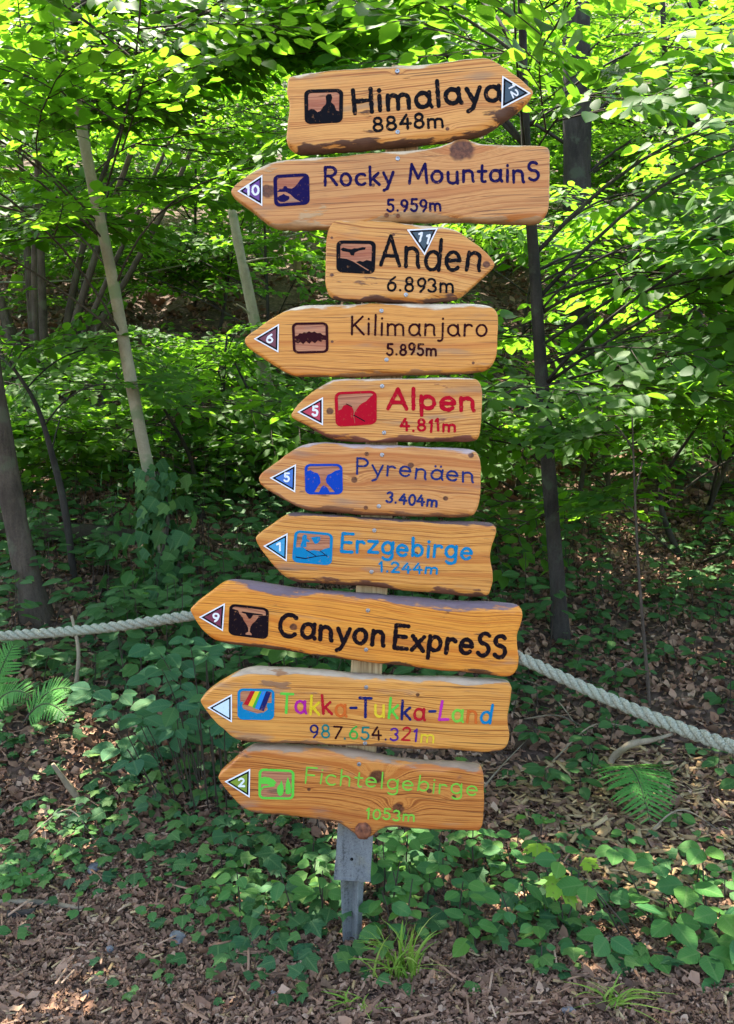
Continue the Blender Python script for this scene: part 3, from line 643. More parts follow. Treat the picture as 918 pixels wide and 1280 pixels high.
BOARDS = [
 dict(label='black lettered top board with a rough bark lower edge, pointing right', o=(340, 60), s=2.55, tilt=5, seed=1, pal='tan', top=(SAP, 10), bot=(BARK, 26),
  out=[(48,115),(50,95),(62,82),(110,73),(240,63),(370,53),(560,36),(660,28),(695,29),(745,62),(800,100),(834,132),(836,145),(805,182),(740,228),(690,266),(610,288),(500,298),(380,309),(250,321),(140,329),(85,332),(60,318),(43,298),(46,245),(57,190),(56,165),(47,145)],
  knots=[(400, 78, 7, .01), (560, 258, 6, .008)], screws=[(400,74,0),(401,268,0)],
  plate=((735,90),(825,145),(732,193)), pc=(.02,.045,.06), num='12', na=(754,124), nb_=(769,159), nh=19,
  icon=((103,133),(228,130),(226,238),(105,243)), ink='black', art='rider',
  texts=[('Himalaya', (265,206), (728,166), 72, 7.0, 'black'), ('8848m', (326,265), (545,251), 42, 4.2, 'black')]),
 dict(label='violet lettered board with a large dark knot on its upper edge, pointing left', o=(280, 165), s=2.1857, tilt=3, seed=2, pal='pinkish', top=(SAP, 7), bot=((.50,.31,.15), 14),
  out=[(17,165),(20,155),(32,142),(70,110),(115,82),(150,75),(300,62),(440,52),(560,44),(610,30),(640,14),(665,12),(695,26),(760,30),(860,33),(885,37),(894,52),(893,120),(890,200),(880,234),(858,248),(760,246),(650,239),(500,243),(400,246),(330,255),(230,262),(170,263),(130,255),(100,232),(60,200),(28,178)],
  knots=[(650,50,32,.03),(120,162,20,.012),(408,145,6,.006),(470,235,12,.004)], screws=[(475,73,0),(445,227,1),(476,229,1)],
  plate=((38,162),(105,118),(105,202)), pc=(.12,.02,.20), num='10', na=(63,172), nb_=(95,172), nh=24,
  icon=((135,118),(233,112),(235,198),(138,205)), ink='violet', art='ridge_bear',
  texts=[('Rocky', (276,148), (460,142), 48, 4.0, 'violet'), ('MountainS', (508,141), (860,132), 48, 4.0, 'violet'), ('5.959m', (447,217), (592,215), 31, 3.2, 'violet')]),
 dict(label='short black lettered board with a triangle plate turned point down', o=(390, 265), s=3.672, tilt=-4, seed=3, pal='tan', top=(SAP, 14), bot=((.13,.068,.05), 44),
  out=[(61,240),(63,170),(70,90),(88,48),(115,28),(160,29),(300,38),(430,50),(560,58),(620,62),(680,85),(760,145),(812,190),(844,232),(842,250),(815,280),(740,342),(665,405),(560,411),(430,412),(300,408),(180,405),(95,396),(68,365),(58,310)],
  knots=[(802,240,18,.012),(376,104,8,.006),(92,118,7,.006),(92,288,8,.006)], screws=[(432,380,0)],
  plate=((438,82),(578,75),(518,198)), pc=(.02,.045,.06), num='11', na=(484,132), nb_=(536,146), nh=38,
  icon=((113,130),(295,132),(289,286),(113,277)), ink='black', art='condor',
  texts=[('Anden', (322,250), (766,270), 130, 8.5, 'black'), ('6.893m', (348,360), (648,372), 62, 5.2, 'black')]),
 dict(label='thin dark maroon lettered board with a pale grey upper edge', o=(300, 370), s=2.7, tilt=0, seed=4, pal='honey', top=((.78,.62,.42), 16), bot=((.34,.16,.06), 10),
  out=[(16,150),(20,140),(35,125),(80,90),(140,55),(190,32),(240,26),(400,25),(560,22),(700,20),(825,22),(860,36),(873,60),(875,100),(872,160),(867,205),(850,240),(815,260),(650,264),(500,268),(350,272),(200,272),(160,265),(120,240),(70,205),(25,172)],
  knots=[(312,154,5,.006),(788,226,5,.006)], screws=[(478,50,0),(495,215,0)],
  plate=((48,145),(132,95),(130,190)), pc=(.14,.012,.03), num='6', na=(92,157), nb_=(110,157), nh=26,
  icon=((175,90),(298,88),(300,192),(180,195)), ink='maroon', art='range',
  texts=[('Kilimanjaro', (377,131), (832,133), 60, 3.6, 'maroon'), ('5.895m', (497,198), (662,199), 36, 3.6, 'maroon')]),
 dict(label='short bright red lettered board', o=(350, 465), s=3.4, tilt=0, seed=5, pal='tan', top=((.76,.58,.40), 14), bot=((.22,.075,.05), 24),
  out=[(44,185),(48,172),(60,155),(100,115),(150,75),(205,42),(245,28),(400,28),(550,25),(700,22),(825,25),(850,40),(862,90),(861,150),(858,210),(850,275),(832,298),(700,296),(550,300),(400,300),(300,298),(230,290),(170,262),(110,225),(54,200)],
  knots=[(213,166,15,.010),(250,155,5,.004)], screws=[(435,60,0),(443,258,0)],
  plate=((75,170),(183,108),(183,226)), pc=(.45,.015,.05), num='5', na=(140,185), nb_=(160,185), nh=38,
  icon=((232,85),(412,78),(412,222),(238,234)), ink='crimson', art='gorge',
  texts=[('Alpen', (465,156), (822,163), 84, 8.5, 'crimson'), ('4.811m', (515,250), (744,253), 48, 5.4, 'crimson')]),
 dict(label='thin deep blue lettered board with small round knots', o=(310, 545), s=2.961, tilt=-2.5, seed=6, pal='pinkish', top=((.50,.37,.32), 14), bot=((.28,.12,.055), 20),
  out=[(38,160),(44,145),(60,130),(100,100),(150,60),(210,30),(260,22),(400,28),(550,35),(700,45),(820,49),(850,60),(863,90),(865,130),(862,200),(852,270),(832,308),(700,303),(550,298),(400,295),(280,285),(220,278),(170,255),(120,228),(55,190)],
  knots=[(395,163,12,.01),(604,108,12,.008),(732,231,10,.008),(825,72,12,.006)], screws=[(497,70,0),(485,260,0),(437,265,1),(440,66,1)],
  plate=((82,155),(178,105),(175,208)), pc=(.03,.14,.45), num='5', na=(136,168), nb_=(153,168), nh=30,
  icon=((210,103),(350,103),(352,216),(213,216)), ink='blue', art='falls',
  texts=[('Pyrenäen', (403,140), (832,170), 58, 4.0, 'deepblue'), ('3.404m', (513,245), (698,261), 38, 4.2, 'deepblue')]),
 dict(label='cyan lettered board with dark bark patches along its lower edge', o=(310, 635), s=2.782, tilt=-4.5, seed=7, pal='honey', top=(PBARK, 9), bot=((.15,.06,.035), 24),
  out=[(24,110),(30,97),(45,84),(80,60),(120,30),(155,14),(220,20),(300,28),(420,35),(560,45),(700,50),(835,50),(862,60),(868,85),(852,125),(845,160),(847,190),(855,230),(852,275),(835,314),(780,313),(700,305),(560,298),(450,282),(350,272),(250,268),(170,265),(130,245),(90,205),(45,150)],
  knots=[(585,160,10,.012)], screws=[(440,78,0),(430,222,0)],
  plate=((55,132),(138,88),(135,185)), pc=(.03,.30,.50), num='1', na=(101,147), nb_=(117,147), nh=26,
  icon=((163,76),(297,88),(292,200),(153,188)), ink='cyan', art='miner',
  texts=[('Erzgebirge', (324,151), (774,177), 62, 5.4, 'cyan'), ('1.244m', (458,220), (657,229), 33, 3.8, 'cyan')]),
 dict(label='longest board with heavy near black lettering and a purple grey bark upper edge', o=(220, 715), s=2.04, tilt=-7, seed=8, pal='orange', top=((.17,.13,.15), 24), bot=((.11,.045,.02), 10),
  out=[(34,100),(38,92),(50,80),(80,58),(120,28),(150,22),(200,28),(260,38),(400,52),(560,65),(700,78),(850,82),(882,90),(886,112),(880,135),(870,160),(872,200),(880,228),(868,260),(842,272),(750,262),(650,250),(520,236),(400,222),(280,205),(190,192),(112,185),(85,168),(55,135)],
  knots=[(300,140,10,.008)], screws=[(490,98,0),(485,198,0)],
  plate=((60,115),(125,80),(120,150)), pc=(.17,.02,.05), num='9', na=(94,124), nb_=(108,126), nh=20,
  icon=((137,80),(238,92),(235,172),(134,160)), ink='espresso', art='canyon',
  texts=[('Canyon', (262,163), (528,188), 58, 5.6, 'espresso'), ('ExpreSS', (556,192), (838,219), 58, 5.6, 'espresso')]),
 dict(label='rainbow lettered board with a plain white triangle', o=(240, 830), s=2.239, tilt=-3, seed=9, pal='honey', top=((.50,.38,.26), 9), bot=((.30,.14,.06), 12),
  out=[(21,108),(27,95),(40,82),(70,60),(130,25),(170,15),(220,15),(350,22),(450,35),(600,40),(750,45),(880,50),(897,62),(895,90),(889,130),(885,160),(892,205),(882,238),(852,252),(750,248),(600,242),(480,235),(300,228),(200,225),(130,222),(105,202),(62,162)],
  knots=[(632,86,6,.008),(812,50,8,.008)], screws=[(488,65,0),(485,222,0)],
  plate=((45,122),(112,85),(112,162)), pc=(.62,.74,.80), num='', na=None, nb_=None, nh=0,
  icon=((128,68),(232,70),(230,157),(128,155)), ink='cyan', art='stripes',
  texts=[('Takka-Tukka-Land', (250,137), (835,164), 53, 4.6, ['green','magenta','yellow','red','orange','ink','ink','gold','green','ink','red','deepblue','pink','lime','orange','cyan']),
         ('987.654.321m', (332,204), (676,219), 35, 3.2, ['ink','teal','maroon','teal','grass green','teal','maroon','ink','purple','red','purple','gold'])]),
 dict(label='lowest board with thin lime green lettering, big dark knots and a sawn branch stub', o=(260, 925), s=2.55, tilt=-3.5, seed=10, pal='red', top=(GREY, 18), bot=((.26,.11,.05), 9),
  out=[(29,125),(33,112),(45,98),(80,70),(120,38),(155,21),(220,22),(320,30),(430,35),(520,50),(600,68),(750,80),(860,85),(880,97),(883,140),(882,210),(876,280),(860,297),(750,292),(620,286),(565,286),(540,294),(522,314),(495,319),(467,305),(420,270),(350,260),(250,250),(160,245),(120,228),(72,184)],
  knots=[(540,118,26,.05),(607,218,20,.035),(706,162,8,.008),(785,182,9,.008),(322,157,6,.006)], screws=[(482,77,0)],
  plate=((55,132),(135,92),(133,182)), pc=(.22,.30,.03), num='2', na=(100,146), nb_=(116,146), nh=25,
  icon=((162,90),(277,95),(275,190),(161,188)), ink='green', art='trees',
  texts=[('Fichtelgebirge', (310,136), (855,176), 50, 2.6, 'lime'), ('1053m', (505,250), (657,258), 33, 2.8, 'lime')]),
]

def chaikin(p, it=2):
    p = np.asarray(p, float)
    for _ in range(it):
        q = np.roll(p, -1, 0); p = np.stack([.75 * p + .25 * q, .25 * p + .75 * q], 1).reshape(-1, 2)
    return p
def resample_closed(p, step):
    q = np.vstack([p, p[:1]]); s = np.concatenate([[0], np.cumsum(np.linalg.norm(np.diff(q, axis=0), axis=1))])
    n_ = int(s[-1] / step); t_ = np.linspace(0, s[-1], n_, endpoint=False)
    return np.stack([np.interp(t_, s, q[:, 0]), np.interp(t_, s, q[:, 1])], -1)
def smooth_closed(a, it):
    for _ in range(it): a = .5 * a + .25 * (np.roll(a, 1, 0) + np.roll(a, -1, 0))
    return a

def art_shapes(kind):
    """pictogram shapes in unit square (u right, v up): (paint, polygon, level)"""
    I = None
    if kind == 'rider':
        return [(I, [(0,0),(0,.36),(.1,.42),(.2,.4),(.3,.30),(.4,.34),(.46,.46),(.56,.56),(.58,.66),(.56,.84),(.62,.93),(.73,.93),(.77,.8),(.73,.64),(.84,.52),(.9,.34),(1,.30),(1,0)], 1)]
    if kind == 'ridge_bear':
        return [(I, [(0,.46),(.1,.56),(.18,.55),(.25,.66),(.32,.66),(.37,.58),(.5,.54),(.62,.62),(.72,.74),(.8,.86),(.92,.97),(1,.97),(1,0),(.8,.02),(.6,.16),(.45,.34),(.3,.44),(.15,.45)], 1),
                (I, blob(.2, .2, .19, .14, 18, .07, 3), 1), (I, blob(.35, .2, .07, .08, 10, .05, 4), 1)]
    if kind == 'condor':
        return [(I, [(.02,.78),(.08,.70),(.2,.68),(.3,.66),(.34,.56),(.44,.55),(.46,.66),(.6,.74),(.78,.78),(.8,.86),(.7,.87),(.55,.82),(.44,.82),(.36,.78),(.22,.80),(.1,.84)], 1),
                (I, [(0,0),(0,.44),(.2,.42),(.38,.34),(.44,.31),(.9,.0)], 1), (I, [(.50,.31),(.62,.36),(.72,.33),(.84,.40),(1,.36),(1,0),(.97,0)], 1)]
    if kind == 'range':
        return [(I, [(0,.36),(0,.56),(.1,.60),(.16,.68),(.24,.66),(.3,.72),(.38,.68),(.46,.75),(.55,.70),(.63,.74),(.72,.67),(.82,.68),(.9,.60),(1,.58),(1,.40),(.9,.42),(.84,.34),(.74,.40),(.64,.30),(.54,.38),(.46,.28),(.36,.38),(.26,.27),(.18,.36),(.1,.30)], 1)]
    if kind == 'gorge':
        return [(I, [(0,0),(0,.46),(.1,.5),(.16,.62),(.26,.64),(.4,.54),(.44,.40),(.42,.28),(.46,.0)], 1), (I, [(.47,0),(.44,.26),(.47,.38),(.6,.6),(.7,.68),(.78,.72),(.9,.86),(1,.96),(1,0)], 1),
                ('black', [(.42,.27),(.45,.29),(.76,.06),(.74,.03)], 2), ('black', [(.22,.66),(.24,.68),(.40,.58),(.38,.56)], 2)]
    if kind == 'falls':
        return [(I, [(0,0),(0,.80),(.1,.84),(.2,.76),(.32,.72),(.38,.58),(.40,.36),(.30,.2),(.2,0)], 1), (I, [(.84,0),(.7,.2),(.58,.36),(.56,.5),(.62,.66),(.74,.72),(.86,.82),(1,.86),(1,0)], 1),
                (I, [(.34,0),(.42,.2),(.5,.27),(.6,.18),(.68,0)], 1)]
    if kind == 'miner':
        return [(I, [(0,0),(0,.46),(.2,.5),(.36,.38),(.55,.42),(.7,.40),(.85,.5),(1,.56),(1,0)], 1), (I, [(.12,.5),(.17,.72),(.16,.88),(.22,.95),(.3,.92),(.3,.8),(.4,.74),(.38,.68),(.3,.70),(.31,.5)], 1),
                (I, [(.42,.86),(.5,.72),(.56,.64),(.64,.68),(.70,.80),(.70,.92),(.56,.90)], 1), ('navy', [(.3,.39),(.32,.41),(.62,.22),(.92,.30),(.92,.27),(.62,.19)], 2), ('navy', [(.02,.14),(.3,.11),(.62,.22),(.62,.19),(.3,.07),(.02,.10)], 2), ('navy', [(.7,.42),(.72,.43),(.95,.24),(.93,.22)], 2)]
    if kind == 'canyon':
        return [(I, [(0,0),(0,.9),(.18,.86),(.22,.74),(.32,.62),(.36,.50),(.44,.38),(.49,.26),(.5,.12),(.42,.06),(.42,0)], 1), (I, [(.6,0),(.6,.06),(.54,.12),(.55,.28),(.6,.42),(.68,.52),(.78,.70),(.84,.68),(.76,.74),(1,.8),(1,0)], 1),
                (I, [(.28,.80),(.4,.77),(.5,.60),(.56,.62),(.62,.76),(.9,.78),(.9,.82),(.3,.84)], 1)]
    if kind == 'stripes':
        out = [('cyan', [(0,0),(0,.60),(.1,.58),(.06,.44),(.1,.32),(.3,.24),(.55,.16),(.75,.2),(.88,.32),(.84,.44),(.86,.56),(1,.56),(1,0)], 1)]
        for i, c_ in enumerate(['red', 'yellow', 'grass green', 'sky', 'ink']):
            x = .12 + .135 * i; y = .50 - .05 * i; wd = .15 if c_ != 'grass green' else .07
            if i > 2: x -= .06
            out.append((c_, [(x, y), (x + .22, 1.0), (x + .22 + wd, 1.0 - (.04 if i == 4 else 0)), (x + wd, y - .05)], 2))
        return out
    if kind == 'trees':
        return [(I, [(0,.5),(0,.72),(.12,.77),(.28,.74),(.42,.66),(.5,.56),(.44,.48),(.32,.42),(.2,.5)], 1), (I, [(0,.22),(.08,.34),(.25,.38),(.44,.42),(.46,.48),(.3,.44),(.1,.42),(0,.32)], 1),
                (I, blob(.63, .28, .11, .22, 14, .02, 8), 1), (I, [(.58,.4),(.66,.66),(.73,.4)], 1), (I, [(.80,.16),(.80,.5),(.86,.8),(.95,.5),(.98,.2),(.9,.12)], 1)]
    return []

for bi, B in enumerate(BOARDS):
    rs = np.random.default_rng(100 + bi)
    x0, y0 = B['o']; s = B['s']; Yf = YB - .034 - .0015 * (bi % 3)
    c0 = B['out']; cyp = np.mean([p[1] for p in c0]) / s + y0
    oc = axis_at(P(459, cyp, 2.22)[2]); org = np.array([oc[0], YB, oc[2]]); th_ = R(B['tilt'])
    T_ = Yf - YB                     # negative: front face towards the camera
    def loc(p):
        wd = P(p[0] / s + x0, p[1] / s + y0, Yf) - org
        return np.array([wd[0] * math.cos(th_) + wd[2] * math.sin(th_), -wd[0] * math.sin(th_) + wd[2] * math.cos(th_)])
    mpp = np.linalg.norm(loc((100, 0)) - loc((0, 0))) / 100          # metres per zoomed pixel
    pl = resample_closed(chaikin([loc(p) for p in c0], 2), .005)
    area = .5 * np.sum(pl[:, 0] * np.roll(pl[:, 1], -1) - np.roll(pl[:, 0], -1) * pl[:, 1])
    if area < 0: pl = pl[::-1]
    tg = np.roll(pl, -1, 0) - np.roll(pl, 1, 0); nr = unit(np.stack([tg[:, 1], -tg[:, 0]], -1)); nr = unit(smooth_closed(nr, 3))
    jit = smooth_closed(rs.normal(size=len(pl)), 3) * .0006 + smooth_closed(rs.normal(size=len(pl)), 40) * .003
    pl = pl + nr * jit[:, None]
    topw = np.clip((nr[:, 1] - .75) / .2, 0, 1); botw = np.clip((-nr[:, 1] - .75) / .2, 0, 1)
    wid = .004 + topw * B['top'][1] * mpp * (1 + 2.2 * smooth_closed(rs.normal(size=len(pl)), 60)) + botw * B['bot'][1] * mpp * (1 + 2.2 * smooth_closed(rs.normal(size=len(pl)), 60))
    wid = np.clip(smooth_closed(wid, 10), .003, .022)
    big = np.clip((wid - .004) / .008, 0, 1)
    depth = np.minimum(.006 + wid * 1.0, .024)
    tn_ = smooth_closed(topw, 8); bn_ = smooth_closed(botw, 8)
    nb = NB(); n_ = len(pl); rings, wt_, wb_ = [], [], []
    for (ins, dep, wv_) in [(.004, 'back', 1), (0, 'back2', 1), (0, 0, 1), (1, .5, .9), (1, 1, .75), (1, 1.5, .55), (1, 2, .3), (9, 9, 0)]:
        if dep == 'back': q = pl - nr * .004; yy = np.full(n_, -.0004)
        elif dep == 'back2': q = pl; yy = np.full(n_, T_ * .12)
        elif dep == 9: q = pl - nr * (wid * 1.0 + .003)[:, None]; yy = np.full(n_, T_)
        elif dep == 0: q = pl; yy = T_ + depth
        else:
            a_ = dep / 2 * math.pi / 2; q = pl - nr * (wid * (1 - math.cos(a_)))[:, None]; yy = T_ + depth * (1 - math.sin(a_))
        rings.append(np.stack([q[:, 0], yy, q[:, 1]], -1)); wt_.append(tn_ * wv_); wb_.append(bn_ * wv_)
    v = np.concatenate(rings); m = len(rings)
    i = np.arange(m - 1)[:, None] * n_; j = np.arange(n_)[None]; j2 = (j + 1) % n_
    f = np.stack([i + j, i + j2, i + n_ + j2, i + n_ + j], -1).reshape(-1, 4)
    front = tessellate_polygon([[Vector((p[0], p[2], 0)) for p in rings[-1]]])
    ff = []
    for t_ in front:
        p, q, r_ = (rings[-1][k] for k in t_); cr = (q[0] - p[0]) * (r_[2] - p[2]) - (q[2] - p[2]) * (r_[0] - p[0]); ff.append(t_ if cr > 0 else t_[::-1])
    ff = np.array(ff)
    nb.add(v, [f], 0); nb.f.append((ff + (m - 1) * n_, 0, False)); nb.f.append((ff[:, ::-1].copy(), 0, False))
    lt, md, dk = warm(PAL[B['pal']], TONE[bi])
    kn = []
    for (kx, ky, kr, ka) in B['knots']:
        kk = loc((kx, ky)); kn.append((kk[0], kk[1], kr * mpp, ka))
    mat = wood_board_mat(f'varnished larch {bi}', B['seed'] * 1.618, lt, md, dk, B['top'][0], B['bot'][0], kn)
    bd = nb.build('arrow_board', mat, sign, {'wane_top': np.concatenate(wt_), 'wane_bottom': np.concatenate(wb_)})
    bd.location = org - S0; bd.rotation_euler = (0, -th_, 0); bd['label'] = B['label']
    Fb = -T_                                                        # front face height for the shallow work
    # lettering
    for ti, (txt, a, b, cap, hw, col) in enumerate(B['texts']):
        ln = NB()
        if isinstance(col, list):
            names = list(dict.fromkeys(col)); write(ln, txt, loc(a), loc(b), cap * mpp, hw * mpp * .82, Fb, rs, [names.index(c_) for c_ in col])
            mats = [paint[c_] for c_ in names]
        else:
            write(ln, txt, loc(a), loc(b), cap * mpp, hw * mpp, Fb, rs, None, .025)
            mats = [paint[col]]
        lo_ = ln.build('name_lettering' if txt[0].isalpha() else 'altitude_lettering', mats, bd)
    # pictogram
    tl, tr, br, bl = (loc(p) for p in B['icon'])
    def bil(u, v_): return (1 - v_) * ((1 - u) * bl + u * br) + v_ * ((1 - u) * tl + u * tr)
    pn = NB(); ink = B['ink']; pm = [M['routed'], paint[ink]]
    fw = .10 if ink in ('black', 'violet') else .075
    def lvl(c_):
        if c_ is None or c_ == ink: return 1
        if paint[c_] not in pm: pm.append(paint[c_])
        return pm.index(paint[c_])
    outer, inner = rrect(0, 0, 1, 1, .16), rrect(fw, fw, 1 - fw, 1 - fw, .09)
    flat(pn, [bil(*p) for p in rrect(.02, .02, .98, .98, .14)], Fb - .001, Fb + .0003, 0)
    nn = len(outer); vo = [bil(*p) for p in outer]; vi = [bil(*p) for p in inner]
    vv = [(p[0], -(Fb - .0005), p[1]) for p in vo] + [(p[0], -(Fb + .0012), p[1]) for p in vo] + [(p[0], -(Fb + .0012), p[1]) for p in vi] + [(p[0], -(Fb - .0005), p[1]) for p in vi]
    fr = [(k * nn + i_, k * nn + (i_ + 1) % nn, (k + 1) * nn + (i_ + 1) % nn, (k + 1) * nn + i_) for k in range(3) for i_ in range(nn)]
    pn.add(vv, [np.array(fr)], 1, smooth=False)
    for si, (c_, poly, lv) in enumerate(art_shapes(B['art'])):
        pp = [(fw * .9 + p[0] * (1 - 1.8 * fw), fw * .9 + p[1] * (1 - 1.8 * fw)) for p in poly]
        flat(pn, [bil(*p) for p in pp], Fb - .0005, Fb + .0006 + .0002 * lv + .00003 * si, lvl(c_))
    pn.build('pictogram', pm, bd)
    # number plate
    tri = np.array([loc(p) for p in B['plate']]); cc = tri.mean(0)
    if (tri[1] - tri[0])[0] * (tri[2] - tri[0])[1] - (tri[1] - tri[0])[1] * (tri[2] - tri[0])[0] < 0: tri = tri[::-1]
    tn2 = NB(); colm = plain('plate colour', B['pc'], .35, .5, 0, .05, 80)
    for kx, (sc_, h0, h1) in enumerate([(1.02, -.0005, .0018), (.87, .0012, .0021), (.68, .0014, .0024)]):
        flat(tn2, [cc + (p - cc) * sc_ for p in tri], Fb + h0, Fb + h1, kx)
    if B['num']:
        a, b = loc(B['na']), loc(B['nb_'])
        write(tn2, B['num'], a, b, B['nh'] * mpp, B['nh'] * mpp * .125, Fb + .0024, rs, [3] * len(B['num']), 0)
    tn2.build('number_triangle', [paint['white'], paint['black'], colm, paint['white']], bd)
    for (sx, sy, rusty) in B['screws']:
        q = loc((sx, sy)); sb = NB()
        rad = .0052
        prof = [(1.0, -.0004), (1.0, .0012), (.85, .0020), (.42, .0022), (.34, .0008), (0, .0008)]
        vs, k8 = [], 14
        for (a_, h_) in prof: vs += [(q[0] + a_ * rad * math.cos(2 * math.pi * t_ / k8), -(Fb + h_), q[1] + a_ * rad * math.sin(2 * math.pi * t_ / k8)) for t_ in range(k8)]
        fs = [(r_ * k8 + t_, r_ * k8 + (t_ + 1) % k8, (r_ + 1) * k8 + (t_ + 1) % k8, (r_ + 1) * k8 + t_) for r_ in range(len(prof) - 1) for t_ in range(k8)]
        sb.add(vs, [np.array(fs)], 0, smooth=False); sb.build('screw', M['rust'] if rusty else M['screw'], bd)
    if bi == 9:      # the branch stub left on the lower edge
        q = loc((495, 288)); st = NB(); k8 = 20; vs = []
        prof = [(1.05, -.03), (1.02, .004), (.95, .010), (.7, .0125), (.35, .0122), (0, .012)]
        for (a_, h_) in prof: vs += [(q[0] + a_ * .0205 * math.cos(2 * math.pi * t_ / k8) * (1 + .04 * math.sin(3 * t_)), -(Fb + h_), q[1] + a_ * .0205 * math.sin(2 * math.pi * t_ / k8) * (1 + .05 * math.sin(2 * t_))) for t_ in range(k8)]
        st.add(vs, [np.array([(r_ * k8 + t_, r_ * k8 + (t_ + 1) % k8, (r_ + 1) * k8 + (t_ + 1) % k8, (r_ + 1) * k8 + t_) for r_ in range(len(prof) - 1) for t_ in range(k8)])], 0)
        st.build('branch_stub', M['knot'], bd)

# ------------------------------------------------------------------ rope
def rope(name, pts, rad, lay, n, mat, label):
    line = smooth_line(pts, n)
    s = np.concatenate([[0], np.cumsum(np.linalg.norm(np.diff(line, axis=0), axis=1))])
    t_ = np.gradient(line, axis=0); t_ = unit(t_); a = unit(np.cross(t_, [0, 0, 1.])); b = np.cross(t_, a)
    nb = NB()
    for k in range(3):
        ph = 2 * np.pi * s / lay + k * 2 * np.pi / 3
        c_ = line + rng.normal(size=line.shape) * .0006 + (a * np.cos(ph)[:, None] + b * np.sin(ph)[:, None]) * rad * .52
        v, f = tube_arrays(c_, rad * .53, 8); nb.add(v, f)
    return tag(nb.build(name, mat), label, 'rope')
nm = N('weathered hemp rope'); o = nm.obj()
a = nm.noise(o, 260, 3, .6); b = nm.noise(o, 10, 3)
c = nm.ramp(a, [(.3, (.15, .15, .10)), (.55, (.28, .28, .20)), (.75, (.36, .36, .28))]); c = nm.mix(nm.step(b, .5, .7), c, nm.mix(.4, c, (.26, .30, .20)))
nm.bump(a, .5, .002); M['rope'] = nm.base(c, .9, .2)
rp = [P(-420, 803, 2.75), P(-150, 803, 2.62), P(0, 795, 2.55), P(120, 786, 2.47), P(237, 770, 2.40), P(380, 753, 2.315), P(456, 752, 2.284), P(540, 771, 2.25), P(650, 822, 2.16),
      P(760, 873, 2.02), P(860, 914, 1.88), P(930, 938, 1.78), P(1050, 975, 1.65), P(1250, 1010, 1.5)]
rope('barrier_rope', rp, .0148, .085, 900, M['rope'], 'thick pale twisted rope sagging past the back of the signpost')
fl = [P(-60, 352, 10.2), P(60, 352, 10), P(180, 341, 9.9), P(300, 313, 9.8), P(400, 285, 9.7), P(520, 262, 9.6)]
v, f = tube_arrays(smooth_line(fl, 60), .009, 6); nb = NB(); nb.add(v, f)
tag(nb.build('cable', M['rope']), 'thin pale cable strung across the slope far behind the signpost', 'cable')

# ------------------------------------------------------------------ trees
def trunk_px(lst):
    return [P(*q) for q in lst]
# pale leaning tree, rising across the upper left
tp = [G(222, 765)] ; Y1 = tp[0][1]
tp = [tp[0] - [0, 0, .1]] + trunk_px([(212, 720, Y1), (196, 640, Y1), (182, 570, Y1 - .02), (160, 455, Y1 - .06), (140, 345, Y1 - .1), (118, 240, Y1 - .15), (92, 110, Y1 - .2), (63, 0, Y1 - .25), (30, -150, Y1 - .3), (0, -340, Y1 - .3), (-30, -560, Y1 - .2)])
k1 = Y1 / FPX
tree('pale_tree', 'slender pale barked tree leaning across the slope with ivy round its foot', 'tree', tp,
     [15 * k1, 9.5 * k1, 7.8 * k1, 7.5 * k1, 7.3 * k1, 7 * k1, 6.6 * k1, 6.2 * k1, 5.6 * k1, 5 * k1, 4 * k1, 3 * k1], M['bark_pale'], M['leaf_bright'],
     [dict(targets=rand_targets(9, (-200, 440), (-40, 260), (Y1 - 1.1, Y1 - .1)), sprays=SPR, tpl=OVATE, per=6, leafscale=1.1, lean=.55, r0=.006, trunkmat=1),
      dict(targets=rand_targets(17, (-200, 440), (-50, 270), (Y1 + .1, Y1 + 1.8)), sprays=SPR, tpl=OVATE, per=7, leafscale=1.2, lean=.55, r0=.009, trunkmat=1),
      dict(targets=box_targets(29, (-3.0, .6), (1.6, 3.7), (5.0, 6.2)), sprays=SPR_BIG, tpl=MID, per=9, leafscale=1.3, scale=(.8, 1.3), r0=.01, trunkmat=1)], k=12, n=60)  # last entry: overhead limbs out of view, added to shade the foreground
# dark leaning trunk at the left border
b2 = G(52, 775); Y2 = b2[1]; k2 = Y2 / FPX
tree('leaning_tree', 'brown barked tree leaning out of view beside the fallen log', 'tree', [b2 - [0, 0, .1]] + trunk_px([(38, 735, Y2), (20, 650, Y2), (4, 560, Y2), (-14, 440, Y2), (-40, 260, Y2), (-66, 60, Y2), (-90, -200, Y2), (-105, -500, Y2)]),
     [25 * k2, 17 * k2, 14.5 * k2, 13.5 * k2, 13 * k2, 12 * k2, 10 * k2, 8 * k2, 5 * k2], M['bark_brown'], M['leaf_mid'],
     [dict(targets=rand_targets(4, (-250, 230), (-50, 160), (Y2 - .8, Y2 + .8)), sprays=SPR, tpl=OVATE, per=7),
      dict(targets=box_targets(7, (-4, -0.5), (1.4, 3.2), (4.9, 6.0)), sprays=SPR_BIG, tpl=MID, per=6, scale=(.8, 1.3), r0=.01)], k=14, n=50)  # last entry: unseen upper limbs, added to keep sun off the foreground
